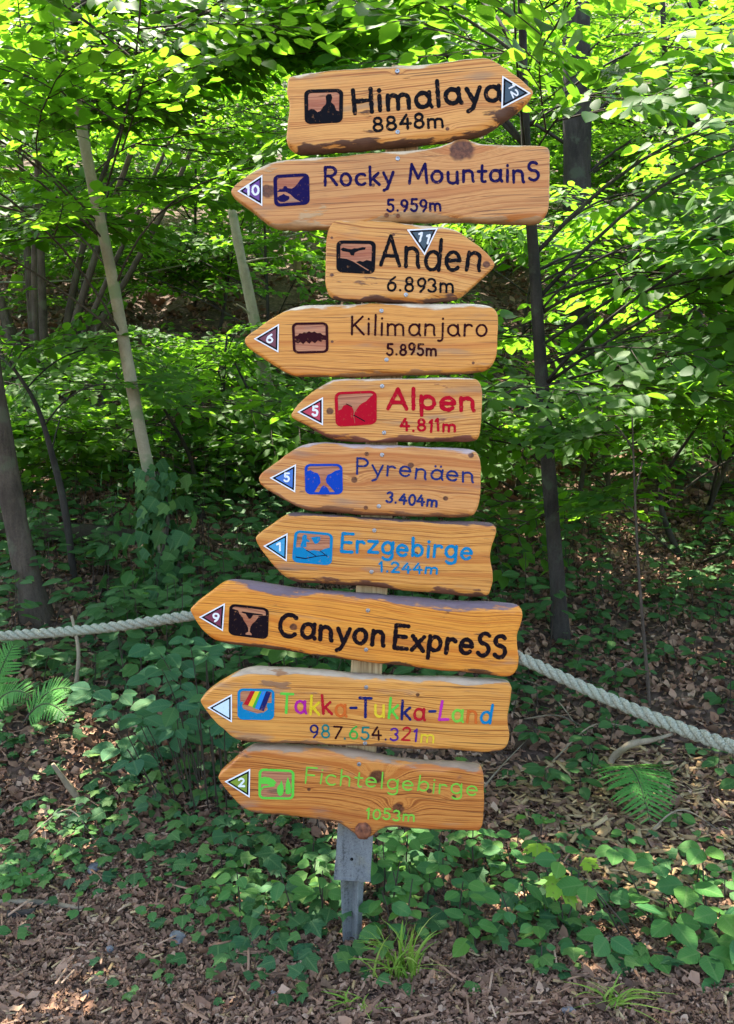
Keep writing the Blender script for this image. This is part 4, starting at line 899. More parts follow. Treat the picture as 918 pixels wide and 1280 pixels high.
# dark slim tree right of the boards
b3 = G(702, 800); Y3 = b3[1]; k3 = Y3 / FPX
tree('dark_tree', 'slim dark barked tree standing just behind the boards with spreading low limbs', 'tree', [b3 - [0, 0, .1]] + trunk_px([(698, 740, Y3), (690, 640, Y3), (682, 540, Y3), (674, 420, Y3), (668, 330, Y3), (660, 220, Y3), (655, 110, Y3), (652, 0, Y3), (640, -200, Y3), (630, -480, Y3)]),
     [15 * k3, 10 * k3, 9 * k3, 8.6 * k3, 8 * k3, 7 * k3, 6 * k3, 5.5 * k3, 5 * k3, 4 * k3, 3 * k3], M['bark_dark'], M['leaf_mid'],
     [dict(targets=rand_targets(13, (600, 1080), (-40, 330), (Y3 - .9, Y3 + 1.3)), sprays=SPR_BIG, tpl=OVATE, per=6, lean=.6, leafscale=1.1, r0=.009),
      dict(targets=rand_targets(14, (600, 980), (300, 500), (Y3 - .6, Y3 + 1.2)), sprays=SPR_BIG, tpl=OVATE, per=5, attach_drop=.15, lean=.6),
      dict(targets=rand_targets(6, (330, 680), (-30, 90), (Y3 + .3, Y3 + 2.2)), sprays=SPR, tpl=OVATE, per=6, leafscale=1.3, r0=.009),
      dict(targets=box_targets(25, (-1.6, 2.0), (1.6, 3.7), (5.0, 6.2)), sprays=SPR_BIG, tpl=MID, per=8, leafscale=1.3, scale=(.8, 1.3), r0=.009)], k=10, n=50)  # last entry: unseen canopy above the sign, put in to block the sun
# broken pale pole-like trunk behind the third and fourth boards
b4 = G(352, 560); Y4 = b4[1]; k4 = Y4 / FPX
e4 = empty('dead_sapling', b4, 'bare pale trunk snapped off below the leaves between tree and boards', 'tree')
tn = NB(); bumpy_tube(tn, [b4 - [0, 0, .1]] + trunk_px([(345, 530, Y4), (326, 440, Y4), (308, 350, Y4), (297, 300, Y4), (290, 262, Y4)]), [9 * k4, 7.5 * k4, 7 * k4, 6.5 * k4, 6 * k4, 5 * k4], 9, 30, .08)
for (px, py, dx, dy) in ((303, 330, 40, -8), (318, 400, -22, -20), (335, 480, 26, -14)):
    v, f = tube_arrays(limb_pts(P(px, py, Y4), P(px + dx, py + dy, Y4 - .1), .1, 6), np.linspace(.012, .004, 6), 5); tn.add(v, f)
tn.build('trunk', M['bark_pale'], e4, loc=b4)
# thick trunk far behind the top boards
b5 = np.array([2.15, 9.2, 0]); b5[2] = H(b5[0], b5[1]) - .1
tree('thick_tree', 'thick brown trunk half hidden behind the uppermost board and leaves', 'tree', [b5, b5 + [.0, .05, 1.5], b5 + [-.05, .1, 4], b5 + [-.1, .1, 8]], [.2, .15, .135, .10], M['bark_dark'], M['leaf_bright'],
     [dict(targets=rand_targets(12, (520, 960), (-40, 330), (8.2, 10.5)), sprays=SPR_BIG, tpl=MID, per=7, scale=(.8, 1.4), r0=.02)], k=12)
b6 = np.array([4.0, 11.2, 0]); b6[2] = H(b6[0], b6[1]) - .1
tree('slope_tree', 'short dark trunk standing in the sunlit leaf litter far up the slope', 'tree', [b6, b6 + [0, 0, 1.2], b6 + [.05, .1, 3.5], b6 + [.0, .2, 7]], [.18, .14, .12, .06], M['bark_dark'], M['leaf_bright'],
     [dict(targets=rand_targets(12, (690, 1060), (-40, 270), (9.8, 12.5)), sprays=SPR_BIG, tpl=MID, per=7, scale=(.9, 1.5), r0=.02)], k=12)
# thin dark stems with leaves
def stem_tree(name, label, px_pts, Yd, r, leafm, plan, cat='sapling', bark='bark_dark'):
    b = G(*px_pts[0]); dY = b[1]; k_ = dY / FPX
    pts = [b - [0, 0, .08]] + [P(q[0], q[1], dY + (q[2] if len(q) > 2 else 0)) for q in px_pts[1:]]
    return tree(name, label, cat, pts, [r * k_, r * k_ * .8, r * k_ * .35], M[bark], M[leafm], plan(dY), k=7, n=26)
stem_tree('sapling', 'thin dark sapling bending up between the leaning trunk and the pale tree', [(95, 725), (82, 640), (66, 570), (45, 505), (12, 452)], 0, 5, 'leaf_mid',
          lambda y: [dict(targets=rand_targets(5, (-60, 160), (410, 560), (y - .4, y + .5)), sprays=SPR, tpl=OVATE, per=4, scale=(.4, .7))])
stem_tree('sapling', 'tall thin dark sapling near the picture edge beyond the spreading limbs', [(852, 470), (848, 340), (842, 210), (832, 80), (826, -60), (820, -200)], 0, 5, 'leaf_bright',
          lambda y: [dict(targets=rand_targets(14, (700, 1000), (-60, 330), (y - .8, y + 1)), sprays=SPR, tpl=OVATE, per=6)])
stem_tree('sapling', 'short sapling with bright lime leaves under the dark tree', [(762, 650), (760, 600), (757, 560), (752, 520), (750, 480)], 0, 3.5, 'leaf_bright',
          lambda y: [dict(targets=rand_targets(7, (640, 880), (480, 580), (y - .5, y + .4)), sprays=SPR_BIG, tpl=OVATE, per=3, scale=(.35, .6))])
stem_tree('sapling', 'bare upright pole of a sapling rising from the rope on the open slope', [(815, 885), (808, 830), (802, 760), (797, 690), (793, 600), (790, 510)], 0, 2.4, 'leaf_mid',
          lambda y: [dict(targets=rand_targets(4, (735, 860), (520, 640), (y - .2, y + .3)), sprays=SPR, tpl=OVATE, per=3, scale=(.25, .45), r0=.006)], bark='bark_brown')
stem_tree('sapling', 'leafy sapling with two fine stems behind the fourth and fifth boards', [(272, 590), (276, 540), (280, 470), (284, 420)], 0, 3.5, 'leaf_mid',
          lambda y: [dict(targets=rand_targets(8, (190, 320), (400, 540), (y - .6, y + .6)), sprays=SPR, tpl=OVATE, per=4, scale=(.4, .7))])
# many-stemmed hazel
hb_ = on(-3.3, 9.0); e = empty('hazel_shrub', hb_, 'many stemmed hazel fanning out above the sunlit seedlings', 'shrub')
tn, cn = NB(), NB()
for i in range(13):
    a = -1.25 + i * .2 + rng.normal() * .05; L = rng.uniform(3.2, 4.4)
    p1 = hb_ + np.array([math.sin(a) * L * .6, rng.normal() * .5, L * .85]); p0 = hb_ + np.array([math.sin(a) * .22, rng.normal() * .12, -.1])
    pts = limb_pts(p0, p1, .06, 14); v, f = tube_arrays(pts, np.linspace(rng.uniform(.03, .05), .012, 14), 7); tn.add(v, f)
    grow(tn, cn, pts[5:], [pts[-1] + np.array([rng.normal() * .7, rng.normal() * .5 - .2, rng.uniform(-.7, .3)]) for _ in range(4)], SPR_BIG, MID, per=5, scale=(.7, 1.1))
tn.build('stems', M['bark_brown'], e, loc=hb_).name = 'stem_cluster'; cn.build('crown', [M['leaf_bright'], M['twig']], e, loc=hb_)

# understorey saplings beyond the rope (8-12 m), each a plant of its own
spots = [(-5.6, 9.6, 'bushy sapling at the far edge beyond the leaning trunk', 2.4), (-2.3, 7.9, 'bushy sapling in the gap left of the pale tree', 1.0), (-1.0, 9.3, 'bushy sapling between the pale tree and the snapped trunk', 2.6),
         (-.3, 10.5, 'bushy sapling showing between the second and third boards', 3.0), (1.4, 8.0, 'bushy sapling directly behind the right ends of the boards', 2.2), (2.6, 7.4, 'bushy sapling right of the dark tree', 2.3),
         (3.6, 9.0, 'bushy sapling below the short dark trunk', 2.3), (-2.2, 11.5, 'bushy sapling behind the top of the snapped trunk', 3.4), (1.0, 11.8, 'bushy sapling seen over the second board', 3.6), (-2.7, 6.4, 'low sunlit sapling just above the fallen log', 1.0), (-1.95, 6.7, 'low sunlit sapling between the leaning trunk and the pale tree', .95), (-1.15, 6.1, 'low sunlit sapling close behind the pale tree', .95), (-.7, 6.5, 'low sunlit sapling below the snapped trunk', 1.0), (-3.3, 7.0, 'low sunlit sapling at the edge above the leaning trunk', 1.1), (1.35, 5.7, 'low sunlit sapling touching the dark tree', 1.1), (1.95, 5.4, 'low sunlit sapling beside the bare pole', .95), (2.3, 6.1, 'low bushy sapling on the open slope beyond the bare pole', 1.1), (3.3, 6.3, 'low bushy sapling near the picture edge above the mulch', 1.2), (1.1, 6.6, 'low bushy sapling at the foot of the dark tree', 1.1), (-3.4, 10.6, 'bushy sapling under the hazel stems', 2.4), (-4.8, 11.4, 'bushy sapling at the far edge behind the hazel', 3.0), (-1.7, 10.3, 'bushy sapling on the dark slope beyond the cable', 1.9), (4.6, 7.2, 'bushy sapling at the far edge right of the dark tree', 2.6)]
for (x, y, lab, h) in spots:
    b = on(x, y, -.05)
    tree('bushy_sapling', lab, 'sapling', [b, b + [rng.normal() * .1, rng.normal() * .1, h * .5], b + [rng.normal() * .2, rng.normal() * .2, h]], [.022, .016, .006], M['bark_dark'], M['leaf_bright'] if y < 9.5 else M['leaf_far'],
         [dict(targets=[b + np.array([rng.normal() * .75, rng.normal() * .7, rng.uniform(.35, 1.05) * h]) for _ in range(int(9 * h / 2))], sprays=SPR, tpl=MID, per=6, scale=(.6, 1.1), leafscale=1.2, r0=.009)], k=6, n=14, group='bushy saplings on the slope')

# far wood: one mass of foliage, with a few trunks one can tell apart
cn = NB()
for _ in range(1050):
    y = 13 + 15 * rng.random() ** 1.5; x = rng.uniform(-.62 * y, .62 * y); h = float(H(x, y))
    z = h + rng.uniform(.1, 1) ** 1.4 * max(1.5, CAM_H + y * .51 - h)
    d = np.array([rng.normal(), rng.normal() * .6, rng.normal() * .15]); place_spray(cn, SPR_FAR[rng.integers(6)], np.array([x, y, z]), d, rng.uniform(1.3, 2.4), FAR, 0, 1, False, .5, .35, 1.2)
tag(cn.build('forest_foliage', [M['leaf_far'], M['twig']]), 'mass of sunlit leaves of the wood beyond', None, None, 'stuff')
for (x, y, r, lab) in [(-5.2, 15, .16, 'straight dark trunk far back beyond the hazel'), (-.9, 17, .2, 'straight dark trunk far back above the second board'), (1.9, 14.5, .13, 'thin straight trunk far back right of the boards'), (6.2, 16, .2, 'straight dark trunk far back by the far edge of the slope')]:
    b = on(x, y, -.2); tn = NB(); bumpy_tube(tn, [b, b + [.1, 0, 4], b + [rng.normal() * .3, 0, 13]], [r * 1.2, r, r * .6], 10, 24, .05)
    e = empty('forest_tree', b, lab, 'tree', 'trunks in the far wood'); tn.build('trunk', M['bark_dark'], e, loc=b)
    cn = NB()
    for _ in range(16): place_spray(cn, SPR_FAR[rng.integers(6)], b + np.array([rng.normal() * 1.2, rng.normal() * 1.2, rng.uniform(6, 13)]), [rng.normal(), rng.normal(), .1], 2.2, FAR, 0, 1, True)
    cn.build('crown', [M['leaf_far'], M['twig']], e, loc=b)

# ------------------------------------------------------------------ undergrowth and ground plants
def seedlings(nb, pts, hr, leaf, tpl, nleaf=(5, 9), mat=0, lean=.35, stemmat=1):
    for p in pts:
        h = rng.uniform(*hr); top = p + np.array([rng.normal() * .15 * h, rng.normal() * .15 * h, h]); k = rng.integers(*nleaf)
        v, f = tube_arrays([p - [0, 0, .02], (p + top) / 2 + rng.normal(size=3) * .02 * h, top], [.003, .0025, .0015], 3, False); nb.add(v, f, stemmat)
        a = np.arange(k) * 2.4 + rng.uniform(0, 6); q = rng.uniform(.55, 1, k)
        xd = np.stack([np.cos(a), np.sin(a), rng.normal(size=k) * .15 - .08], -1); pos = p + (top - p) * q[:, None] + xd * leaf * .35
        nr = np.stack([rng.normal(size=k) * .25, rng.normal(size=k) * .25 - lean, np.ones(k)], -1)
        add_leaves(nb, tpl, pos, xd, nr, leaf * rng.uniform(.6, 1.2, k), mat)
def scatter(n, xr, yr, keep=None):
    x = rng.uniform(*xr, n); y = rng.uniform(*yr, n)
    if keep is not None:
        m = keep(x, y); x, y = x[m], y[m]
    return np.stack([x, y, H(x, y)], -1)
def clump(x, y, s=1.0, ph=0): return .5 + .5 * np.sin(x * 1.9 * s + ph + 1.3 * np.sin(y * 1.4 * s)) * np.sin(y * 1.7 * s - ph + 1.1 * np.sin(x * 1.2 * s))
def open_slope(x, y): return (x > .28 * y) & (y > 3.0) & (y < 6.5)
nb = NB()
seedlings(nb, scatter(2500, (-4.2, 1.2), (3.4, 7.8), lambda x, y: (x < .55) & (rng.random(len(x)) < .25 + .75 * clump(x, y))), (.06, .4), .085, OVATE_W)
seedlings(nb, scatter(1200, (.2, 5.0), (4.0, 9.5), lambda x, y: (~open_slope(x, y) | (rng.random(len(x)) < .15 + .45 * (y > 5))) & (rng.random(len(x)) < .15 + .7 * clump(x, y, 1, 2))), (.06, .38), .085, OVATE_W)
seedlings(nb, scatter(420, (.35, 2.8), (3.0, 5.8)), (.03, .17), .06, OVATE_W, (3, 7))
tag(nb.build('undergrowth', [M['leaf_dark'], M['twig']]), 'dark green seedlings covering the slope', None, None, 'stuff')
nb = NB()
seedlings(nb, scatter(700, (-5, .2), (5.6, 9.5), lambda x, y: rng.random(len(x)) < .3 + .7 * clump(x, y, .8, 1)), (.2, .7), .10, OVATE_W, (6, 11))
seedlings(nb, scatter(420, (.6, 6), (6.5, 11), lambda x, y: rng.random(len(x)) < .2 + .6 * clump(x, y, .8, 4)), (.2, .7), .10, OVATE_W, (6, 11))
tag(nb.build('seedling_layer', [M['leaf_mid'], M['twig']]), 'knee high sunlit seedlings under the trees', None, None, 'stuff')

# ivy carpet on the bank and round the post
nb = NB()
def ivy(pts, size, lift, tpl=IVY):
    k = len(pts); a = rng.uniform(0, 6.28, k); xd = np.stack([np.cos(a), np.sin(a) - .2, rng.normal(size=k) * .12 - .1], -1)
    nr = np.stack([rng.normal(size=k) * .3, rng.normal(size=k) * .25 - .35, np.ones(k)], -1)
    add_leaves(nb, tpl, pts + np.stack([0 * a, 0 * a, rng.uniform(.01, lift, k)], -1), xd, nr, size * rng.uniform(.55, 1.25, k))
def dens(x, y, c, r, p=1.0): return np.exp(-(((x - c[0]) / r[0]) ** 2 + ((y - c[1]) / r[1]) ** 2)) * p
ivy(scatter(3800, (-2.2, -.2), (2.45, 3.9), lambda x, y: rng.random(len(x)) < np.clip((y - 2.45 - .22 * np.sin(x * 3)) / .35, 0, 1) * (.15 + .85 * clump(x, y, 2.2))), .05, .07)
ivy(scatter(1500, (-.75, .75), (1.98, 2.9), lambda x, y: rng.random(len(x)) < dens(x, y, (.05, 2.42), (.5, .36)) * (.15 + .85 * clump(x, y, 3, 1))), .055, .09)
ivy(scatter(2600, (-2.6, 1.2), (3.2, 5.2), lambda x, y: rng.random(len(x)) < .5 * clump(x, y, 2)), .05, .05)
ivy(scatter(900, (.35, 1.6), (2.05, 2.8), lambda x, y: rng.random(len(x)) < .12 + .35 * clump(x, y, 3, 2)), .042, .05)
ivy(scatter(1000, (-1.5, -.15), (1.95, 2.65), lambda x, y: rng.random(len(x)) < .7 * clump(x, y, 3.4, 1) ** 2), .036, .045)
tag(nb.build('ivy_ground_cover', M['leaf_ivy']), 'ivy and small leaves creeping over the bank', None, None, 'stuff')
nb = NB()
seedlings(nb, scatter(75, (-.4, .55), (2.08, 2.75), lambda x, y: (np.abs(x + .04) > .05) & (rng.random(len(x)) < dens(x, y, (.08, 2.4), (.42, .3)))), (.05, .2), .055, OVATE_W, (4, 8))
seedlings(nb, scatter(60, (-1.6, -.3), (2.2, 2.9)), (.02, .07), .036, OVATE_W, (4, 8)); seedlings(nb, scatter(40, (.3, 1.5), (2.1, 2.9)), (.02, .09), .045, OVATE_W, (3, 7))
tag(nb.build('low_seedlings', [M['leaf_bramble'], M['twig']]), 'low fresh green seedlings round the foot of the post', None, None, 'stuff')

# leaf litter and bark mulch
def flake(curl=.25, a=.3):
    v = np.array([(-.5, .03, .06), (-.22, a * .8, curl * .5), (.12, a, .02), (.36, a * .55, curl * .25), (.55, 0, .12 + curl * .3), (.3, -a * .7, curl * .4), (-.05, -a, .0), (-.3, -a * .6, curl * .3), (-.1, 0, -.03), (.2, .02, -.02)])
    return v, [np.array([(8, 1, 0), (8, 2, 1), (8, 9, 2), (9, 3, 2), (9, 4, 3), (9, 5, 4), (9, 6, 5), (8, 6, 9), (8, 7, 6), (8, 0, 7)])], v[:, :2].copy()
def chip():
    v = np.array([(-.5, -.12, 0), (.45, -.16, .02), (.5, .08, .05), (-.42, .14, .03), (-.5, -.1, .07), (.45, -.13, .09), (.48, .07, .1), (-.42, .12, .09)])
    return v, [np.array([(0, 1, 5, 4), (1, 2, 6, 5), (2, 3, 7, 6), (3, 0, 4, 7), (4, 5, 6, 7)])], v[:, :2].copy()
def strew(nb, tpl, pts, size, tilt, lift=.012):
    k = len(pts); a = rng.uniform(0, 6.28, k); xd = np.stack([np.cos(a), np.sin(a), rng.normal(size=k) * tilt], -1)
    nr = np.stack([rng.normal(size=k) * tilt, rng.normal(size=k) * tilt - .1, np.ones(k)], -1)
    add_leaves(nb, tpl, pts + np.stack([0 * a, 0 * a, rng.uniform(.002, lift, k)], -1), xd, nr, size * rng.uniform(.5, 1.5, k))
nb = NB()
for cr, aa in ((.3, .34), (-.3, .24), (.7, .3), (.5, .15)):
    strew(nb, flake(cr, aa), scatter(17000, (-2.0, 2.0), (1.5, 3.0)), .019, .4)
    strew(nb, flake(cr, aa), scatter(12000, (-1.8, 1.8), (1.5, 2.7)), .010, .5)
    strew(nb, flake(cr, aa), scatter(520, (-2.0, 2.0), (1.6, 3.2)), .034, .4, .02)
    strew(nb, flake(cr, aa), scatter(11500, (-3.4, 3.4), (2.7, 6.5)), .038, .5, .025)
    strew(nb, flake(cr, aa), scatter(4200, (-7, 8), (6, 14)), .09, .5, .03)
    strew(nb, flake(cr, aa), scatter(2000, (-4, 4), (-1.5, 1.5)), .035, .4)
tk = chip(); tk[0][:, 1] *= .3; tk[0][:, 2] *= .5
strew(nb, tk, scatter(2600, (-2.2, 2.2), (1.5, 3.6)), .055, .12, .03)
tag(nb.build('leaf_litter', M['litter']), 'dry brown leaf litter on the forest floor', None, None, 'stuff')
nb = NB()
strew(nb, chip(), scatter(3800, (.35, 2.2), (2.35, 3.25), lambda x, y: rng.random(len(x)) < np.clip((x - .35) / .4, 0, 1) * np.clip((y - 2.3) / .3, 0, 1)), .045, .3, .03)
strew(nb, chip(), scatter(2500, (-2, 2), (1.5, 2.6)), .022, .3, .015)
tag(nb.build('bark_mulch', M['chips']), 'scattered pale bark mulch chips', None, None, 'stuff')

# ---- distinct plants
def compound_plant(name, label, cat, base, leaves, mat, tpl, stem=M['twig'], mid_up=.12):
    """leaves: (tip point, facing dir, size, leaflets)"""
    e = empty(name, base, label, cat); ln, sn = NB(), NB()
    for (q, d, size, k) in leaves:
        q = np.asarray(q); b0 = np.asarray(base, float); b1 = on(b0[0] + .6 * (q[0] - b0[0]), b0[1] + .6 * (q[1] - b0[1]), -.01) if len(leaves) > 8 else b0; pts = limb_pts(b1, q, .12, 8); v, f = tube_arrays(pts, np.linspace(.0026, .0014, 8), 5); sn.add(v, f)
        d = unit(np.asarray(d, float)); angs = {1: [0], 3: [0, 1.25, -1.25], 5: [0, .85, -.85, 1.7, -1.7]}[k]
        for a in angs:
            xd = np.array([d[0] * math.cos(a) - d[1] * math.sin(a), d[0] * math.sin(a) + d[1] * math.cos(a), d[2] - .12 + rng.normal() * .1])
            add_leaves(ln, tpl, [q + xd * size * .12], [xd], [[rng.normal() * .2, -.55 + rng.normal() * .2, 1]], [size * (1 if a == 0 else .85) * rng.uniform(.85, 1.1)])
    sn.build('stem', stem, e, loc=base); ln.build('foliage', mat, e, loc=base)
    return e
def gp(px, py, up):  # a point above the ground seen at px,py
    q = G(px, py); return q + np.array([0, 0, up])
WIDE = tpl_ovate(.36, .07, .10)
# bramble thicket low on the right
base = G(905, 1175); Yb_ = base[1]
lv = []
for (px, py, dy, sz, k) in [(700,1075,.05,.085,3),(735,1105,0,.10,3),(770,1060,.1,.09,3),(820,1080,.1,.095,3),(860,1105,.05,.12,3),(790,1130,.0,.10,3),(840,1150,-.03,.11,3),(900,1140,-.05,.12,3),(760,1170,-.08,.10,3),(815,1190,-.1,.11,3),(880,1190,-.12,.12,3),(720,1180,-.05,.075,3),(905,1225,-.18,.12,3),(850,1235,-.16,.11,3),(800,1220,-.12,.10,3),(930,1090,.05,.12,3),(880,1060,.1,.09,3),(940,1180,-.1,.12,3),(770,1205,-.12,.09,1)]:
    lv.append((P(px, py, Yb_ + dy), (rng.normal() - .5, -1 + rng.normal() * .5, 0), sz * .78, k))
compound_plant('bramble', 'leafy green bramble with broad oval leaves by the mulch at the corner', 'shrub', base, lv, M['leaf_bramble'], WIDE)
# shrub with blue-green leaves left of the sign
base = G(285, 985); Yb_ = base[1]
lv = []
for _ in range(46):
    px, py = rng.normal(215, 55), rng.normal(895, 42)
    if py > 955 or px > 330: continue
    lv.append((P(px, py, Yb_ + rng.uniform(-.25, .3)), (rng.normal() - .3, -1, 0), rng.uniform(.07, .115), 3))
compound_plant('elder_seedling', 'blue green leafy bush beneath the rope beside the rainbow lettered board', 'shrub', base, lv, M['leaf_blue'], OVATE_W)
base = G(360, 960); lv = [(P(rng.normal(345, 28), rng.normal(842, 14), base[1] + rng.uniform(-.1, .3)), (rng.normal(), -1, 0), .09, 3) for _ in range(9)]
compound_plant('maple_shoot', 'bright green shoot peeping out under the longest board', 'shrub', base, lv, M['leaf_mid'], OVATE_W)
base = G(705, 1165)
compound_plant('maple_seedling', 'yellow green spotted maple leaves on a thin stalk beside the bramble', 'plant', base, [(P(672, 1052, base[1] + .1), (-.2, -1, 0), .075, 1), (P(690, 1088, base[1]), (.4, -1, -.2), .125, 1), (P(725, 1075, base[1] + .05), (.8, -.6, 0), .06, 1)], M['leaf_maple'], MAPLE)
base = G(600, 1185)
compound_plant('ivy_shoot', 'large pale veined ivy leaves just right of the grass tuft', 'plant', base, [(P(650, 1192, base[1]), (.3, -1, 0), .075, 1), (P(648, 1225, base[1] - .08), (.1, -1, 0), .075, 1), (P(600, 1205, base[1]), (-.4, -1, 0), .06, 1), (P(700, 1212, base[1] - .05), (.6, -1, 0), .06, 1)], M['leaf_blue'], IVY)
base = G(320, 1195)
compound_plant('ivy_shoot', 'blue tinged ivy shoot on the mulch left of the metal anchor', 'plant', base, [(P(310, 1168, base[1] + .05), (-.2, -1, 0), .085, 1), (P(345, 1165, base[1] + .05), (.5, -1, 0), .075, 1), (P(285, 1195, base[1]), (-.7, -1, 0), .07, 1), (P(380, 1175, base[1] + .03), (.3, -1, 0), .085, 1), (P(330, 1205, base[1] - .05), (.1, -1, 0), .07, 1)], M['leaf_blue'], IVY)
base = G(405, 1215)
compound_plant('lime_seedling', 'single pale lime seedling in front of the metal anchor', 'plant', base, [(P(380, 1225, base[1]), (-.5, -1, 0), .055, 1), (P(402, 1235, base[1] - .02), (.1, -1, 0), .06, 1), (P(372, 1262, base[1] - .1), (-.2, -1, -.3), .06, 1)], M['leaf_maple'], WIDE)
base = G(60, 1085)
compound_plant('strawberry_plant', 'small bright three leaved plant at the edge of the ivy bank', 'plant', base, [(P(28, 1078, base[1]), (-.3, -1, 0), .06, 3), (P(70, 1060, base[1] + .05), (.2, -1, 0), .06, 3), (P(48, 1098, base[1] - .05), (.1, -1, 0), .05, 3)], M['leaf_bramble'], OVATE_W)

# ferns
def fern(name, label, base, tips, L, pal='fern'):
    e = empty(name, base, label, 'fern'); 
    for (tip, sag) in tips:
        tip = np.asarray(tip, float); n_ = 22; t = np.linspace(0, 1, n_)[:, None]
        pts = np.asarray(base, float) * (1 - t) + tip * t + np.array([0, 0, sag]) * (4 * t * (1 - t))
        nb = NB(); v, f = tube_arrays(pts, np.linspace(.0035, .001, n_), 5); nb.add(v, f, 1)
        d = unit(np.gradient(pts, axis=0)); up = np.array([0, -.75, 1.0]); 
        Ls = np.linalg.norm(tip - np.asarray(base)) * L
        for i in range(3, n_ - 1):
            q = (i - 3) / (n_ - 4); ln_ = Ls * (np.sin(math.pi * min(1, (1 - q) ** .8 * .62 + .02)) * .98 + .02)
            for s_ in (1, -1):
                side = unit(np.cross(up, d[i])) * s_; ang = .25 + .35 * q
                xd = side * math.cos(ang) + d[i] * math.sin(ang) + rng.normal(size=3) * .05; nrm = np.cross(d[i], side) * (1 if s_ > 0 else -1)
                if nrm[2] < 0: nrm = -nrm
                m_ = 9
                for j in range(m_):                          # toothed pinna: small leaflets along its rib
                    fr = j / m_; w_ = ln_ * .125 * (1 - fr * .8)
                    for s2 in (1, -1):
                        yd = unit(np.cross(nrm, xd)) * s2 + xd * .5
                        add_leaves(nb, FAR, [pts[i] + xd * ln_ * fr], [yd], [nrm], [w_])
                add_leaves(nb, LANCE, [pts[i]], [xd], [nrm], [ln_ * 1.0])
        nb.build('frond', [M[pal], M['twig']], e, loc=base)
b = G(776, 968) + np.array([0, 0, .02])
fern('fern', 'single green fern frond hanging over the mulch below the rope', b, [(G(813, 1046) + np.array([0, 0, .035]), .075)], .42)
b = G(-20, 905)
fern('fern', 'dark upright fern by the picture edge under the rope', b, [(P(18, 805, b[1] + .05), .03), (P(-20, 800, b[1] + .1), .02), (P(38, 870, b[1] - .1), .06)], .3)
b = G(30, 925)
fern('fern', 'two bright fern fronds spreading sideways under the rope', b + [0, 0, .06], [(P(90, 862, b[1]), .05), (P(88, 902, b[1] - .12), .07)], .32)

# grass tufts
def tuft(label, px, py, n_, h, spread):
    b = G(px, py); e = empty('grass_tuft', b, label, 'grass'); nb = NB()
    for i in range(n_):
        a = rng.uniform(0, 6.28); L = h * rng.uniform(.5, 1.15); out = spread * rng.uniform(.3, 1.2); k = 7
        t = np.linspace(0, 1, k); d = np.array([math.cos(a), math.sin(a) * .7 - .2, 0])
        pts = b + np.array([rng.normal() * .02, rng.normal() * .015, -.005]) + d * (out * t ** 1.8)[:, None] + np.array([0, 0, 1.0]) * (L * (t - .42 * t ** 2.5 * min(1, out / L * 1.6)))[:, None]
        sd = unit(np.cross(d, [0, 0, 1.]) + rng.normal(size=3) * .3); w_ = (.0028 * (1 - t ** 2) + .0003)[:, None] * rng.uniform(.7, 1.3)
        v = np.concatenate([pts - sd * w_, pts + sd * w_]); ii = np.arange(k - 1)
        nb.add(v, [np.stack([ii, ii + 1, k + ii + 1, k + ii], -1)])
    nb.build('blades', M['grass'], e, loc=b)
tuft('tall tuft of fine grass in front of the post foot', 500, 1225, 60, .19, .12)
tuft('small pale grass tuft at the lower border by the bramble', 765, 1258, 36, .08, .12)
tuft('sparse grass blades lying on the mulch beside the tall tuft', 450, 1262, 16, .07, .10)

# ivy climbing the pale tree
e1 = G(222, 765); nb = NB()
cl = smooth_line(trunk_px([(216, 745, Y1), (208, 700, Y1), (196, 640, Y1), (188, 590, Y1)]), 40)
k = 230; i = rng.integers(0, 40, k); a = rng.uniform(0, 6.28, k); rr = .04 + .2 * rng.random(k) ** 2.2 * (1 + .6 * np.sin(i * .33))
pos = cl[i] + np.stack([np.cos(a) * rr, np.sin(a) * rr, rng.normal(size=k) * .05], -1); out = np.stack([np.cos(a), np.sin(a), .35 + 0 * a], -1)
add_leaves(nb, IVY, pos, np.stack([np.sin(a) * .6, -np.cos(a) * .6, -1 + .4 * rng.normal(size=k)], -1), out + rng.normal(size=(k, 3)) * .3, .085 * rng.uniform(.5, 1.3, k))
for _ in range(4):
    ph = rng.uniform(0, 6); v, f = tube_arrays(cl + np.stack([np.cos(np.arange(40) * .12 + ph) * .06, np.sin(np.arange(40) * .12 + ph) * .06, 0 * np.arange(40)], -1), .007, 5); nb.add(v, f, 1)
tag(nb.build('ivy_vine', [M['leaf_ivy'], M['twig']], None, loc=e1), 'dark ivy climbing the foot of the pale leaning tree', 'ivy')

# ------------------------------------------------------------------ dead wood, sticks, stones
def stick(name, label, pts, rad, mat, cat, k=9, n=26, amp=.1):
    nb = NB(); bumpy_tube(nb, pts, rad, k, n, amp); return tag(nb.build(name, M[mat], None, loc=pts[0]), label, cat)
lg = G(30, 690); yl = lg[1]
stick('fallen_log', 'mossy fallen log lying across the slope behind the leaning trunk', [P(-260, 628, yl + .1) + [0, 0, .0], P(-60, 648, yl + .05), P(60, 664, yl), P(150, 672, yl), P(250, 676, yl + .1)], [.075, .07, .066, .06, .035], 'log', 'log', 12, 40, .09)
b = G(92, 868); stick('curved_stem', 'curved bare stem rising from the ivy to the rope', [b, P(97, 845, b[1]), P(98, 810, b[1] + .03), P(90, 770, b[1] + .1)], [.010, .009, .008, .006], 'bark_dead', 'stem', 7)
b = G(106, 1012); stick('broken_branch', 'splintered pale branch stub poking out of the ivy bank', [b, P(88, 985, b[1] - .02), P(66, 955, b[1] - .05)], [.012, .011, .006], 'bark_dead', 'branch', 7, 14, .2)
b = G(-40, 1134); stick('long_stick', 'straight pale stick lying on the mulch at the edge', [b + [0, 0, .012], G(45, 1134) + [0, 0, .012], G(105, 1142) + [0, 0, .012]], [.008, .009, .006], 'bark_dead', 'stick', 7)
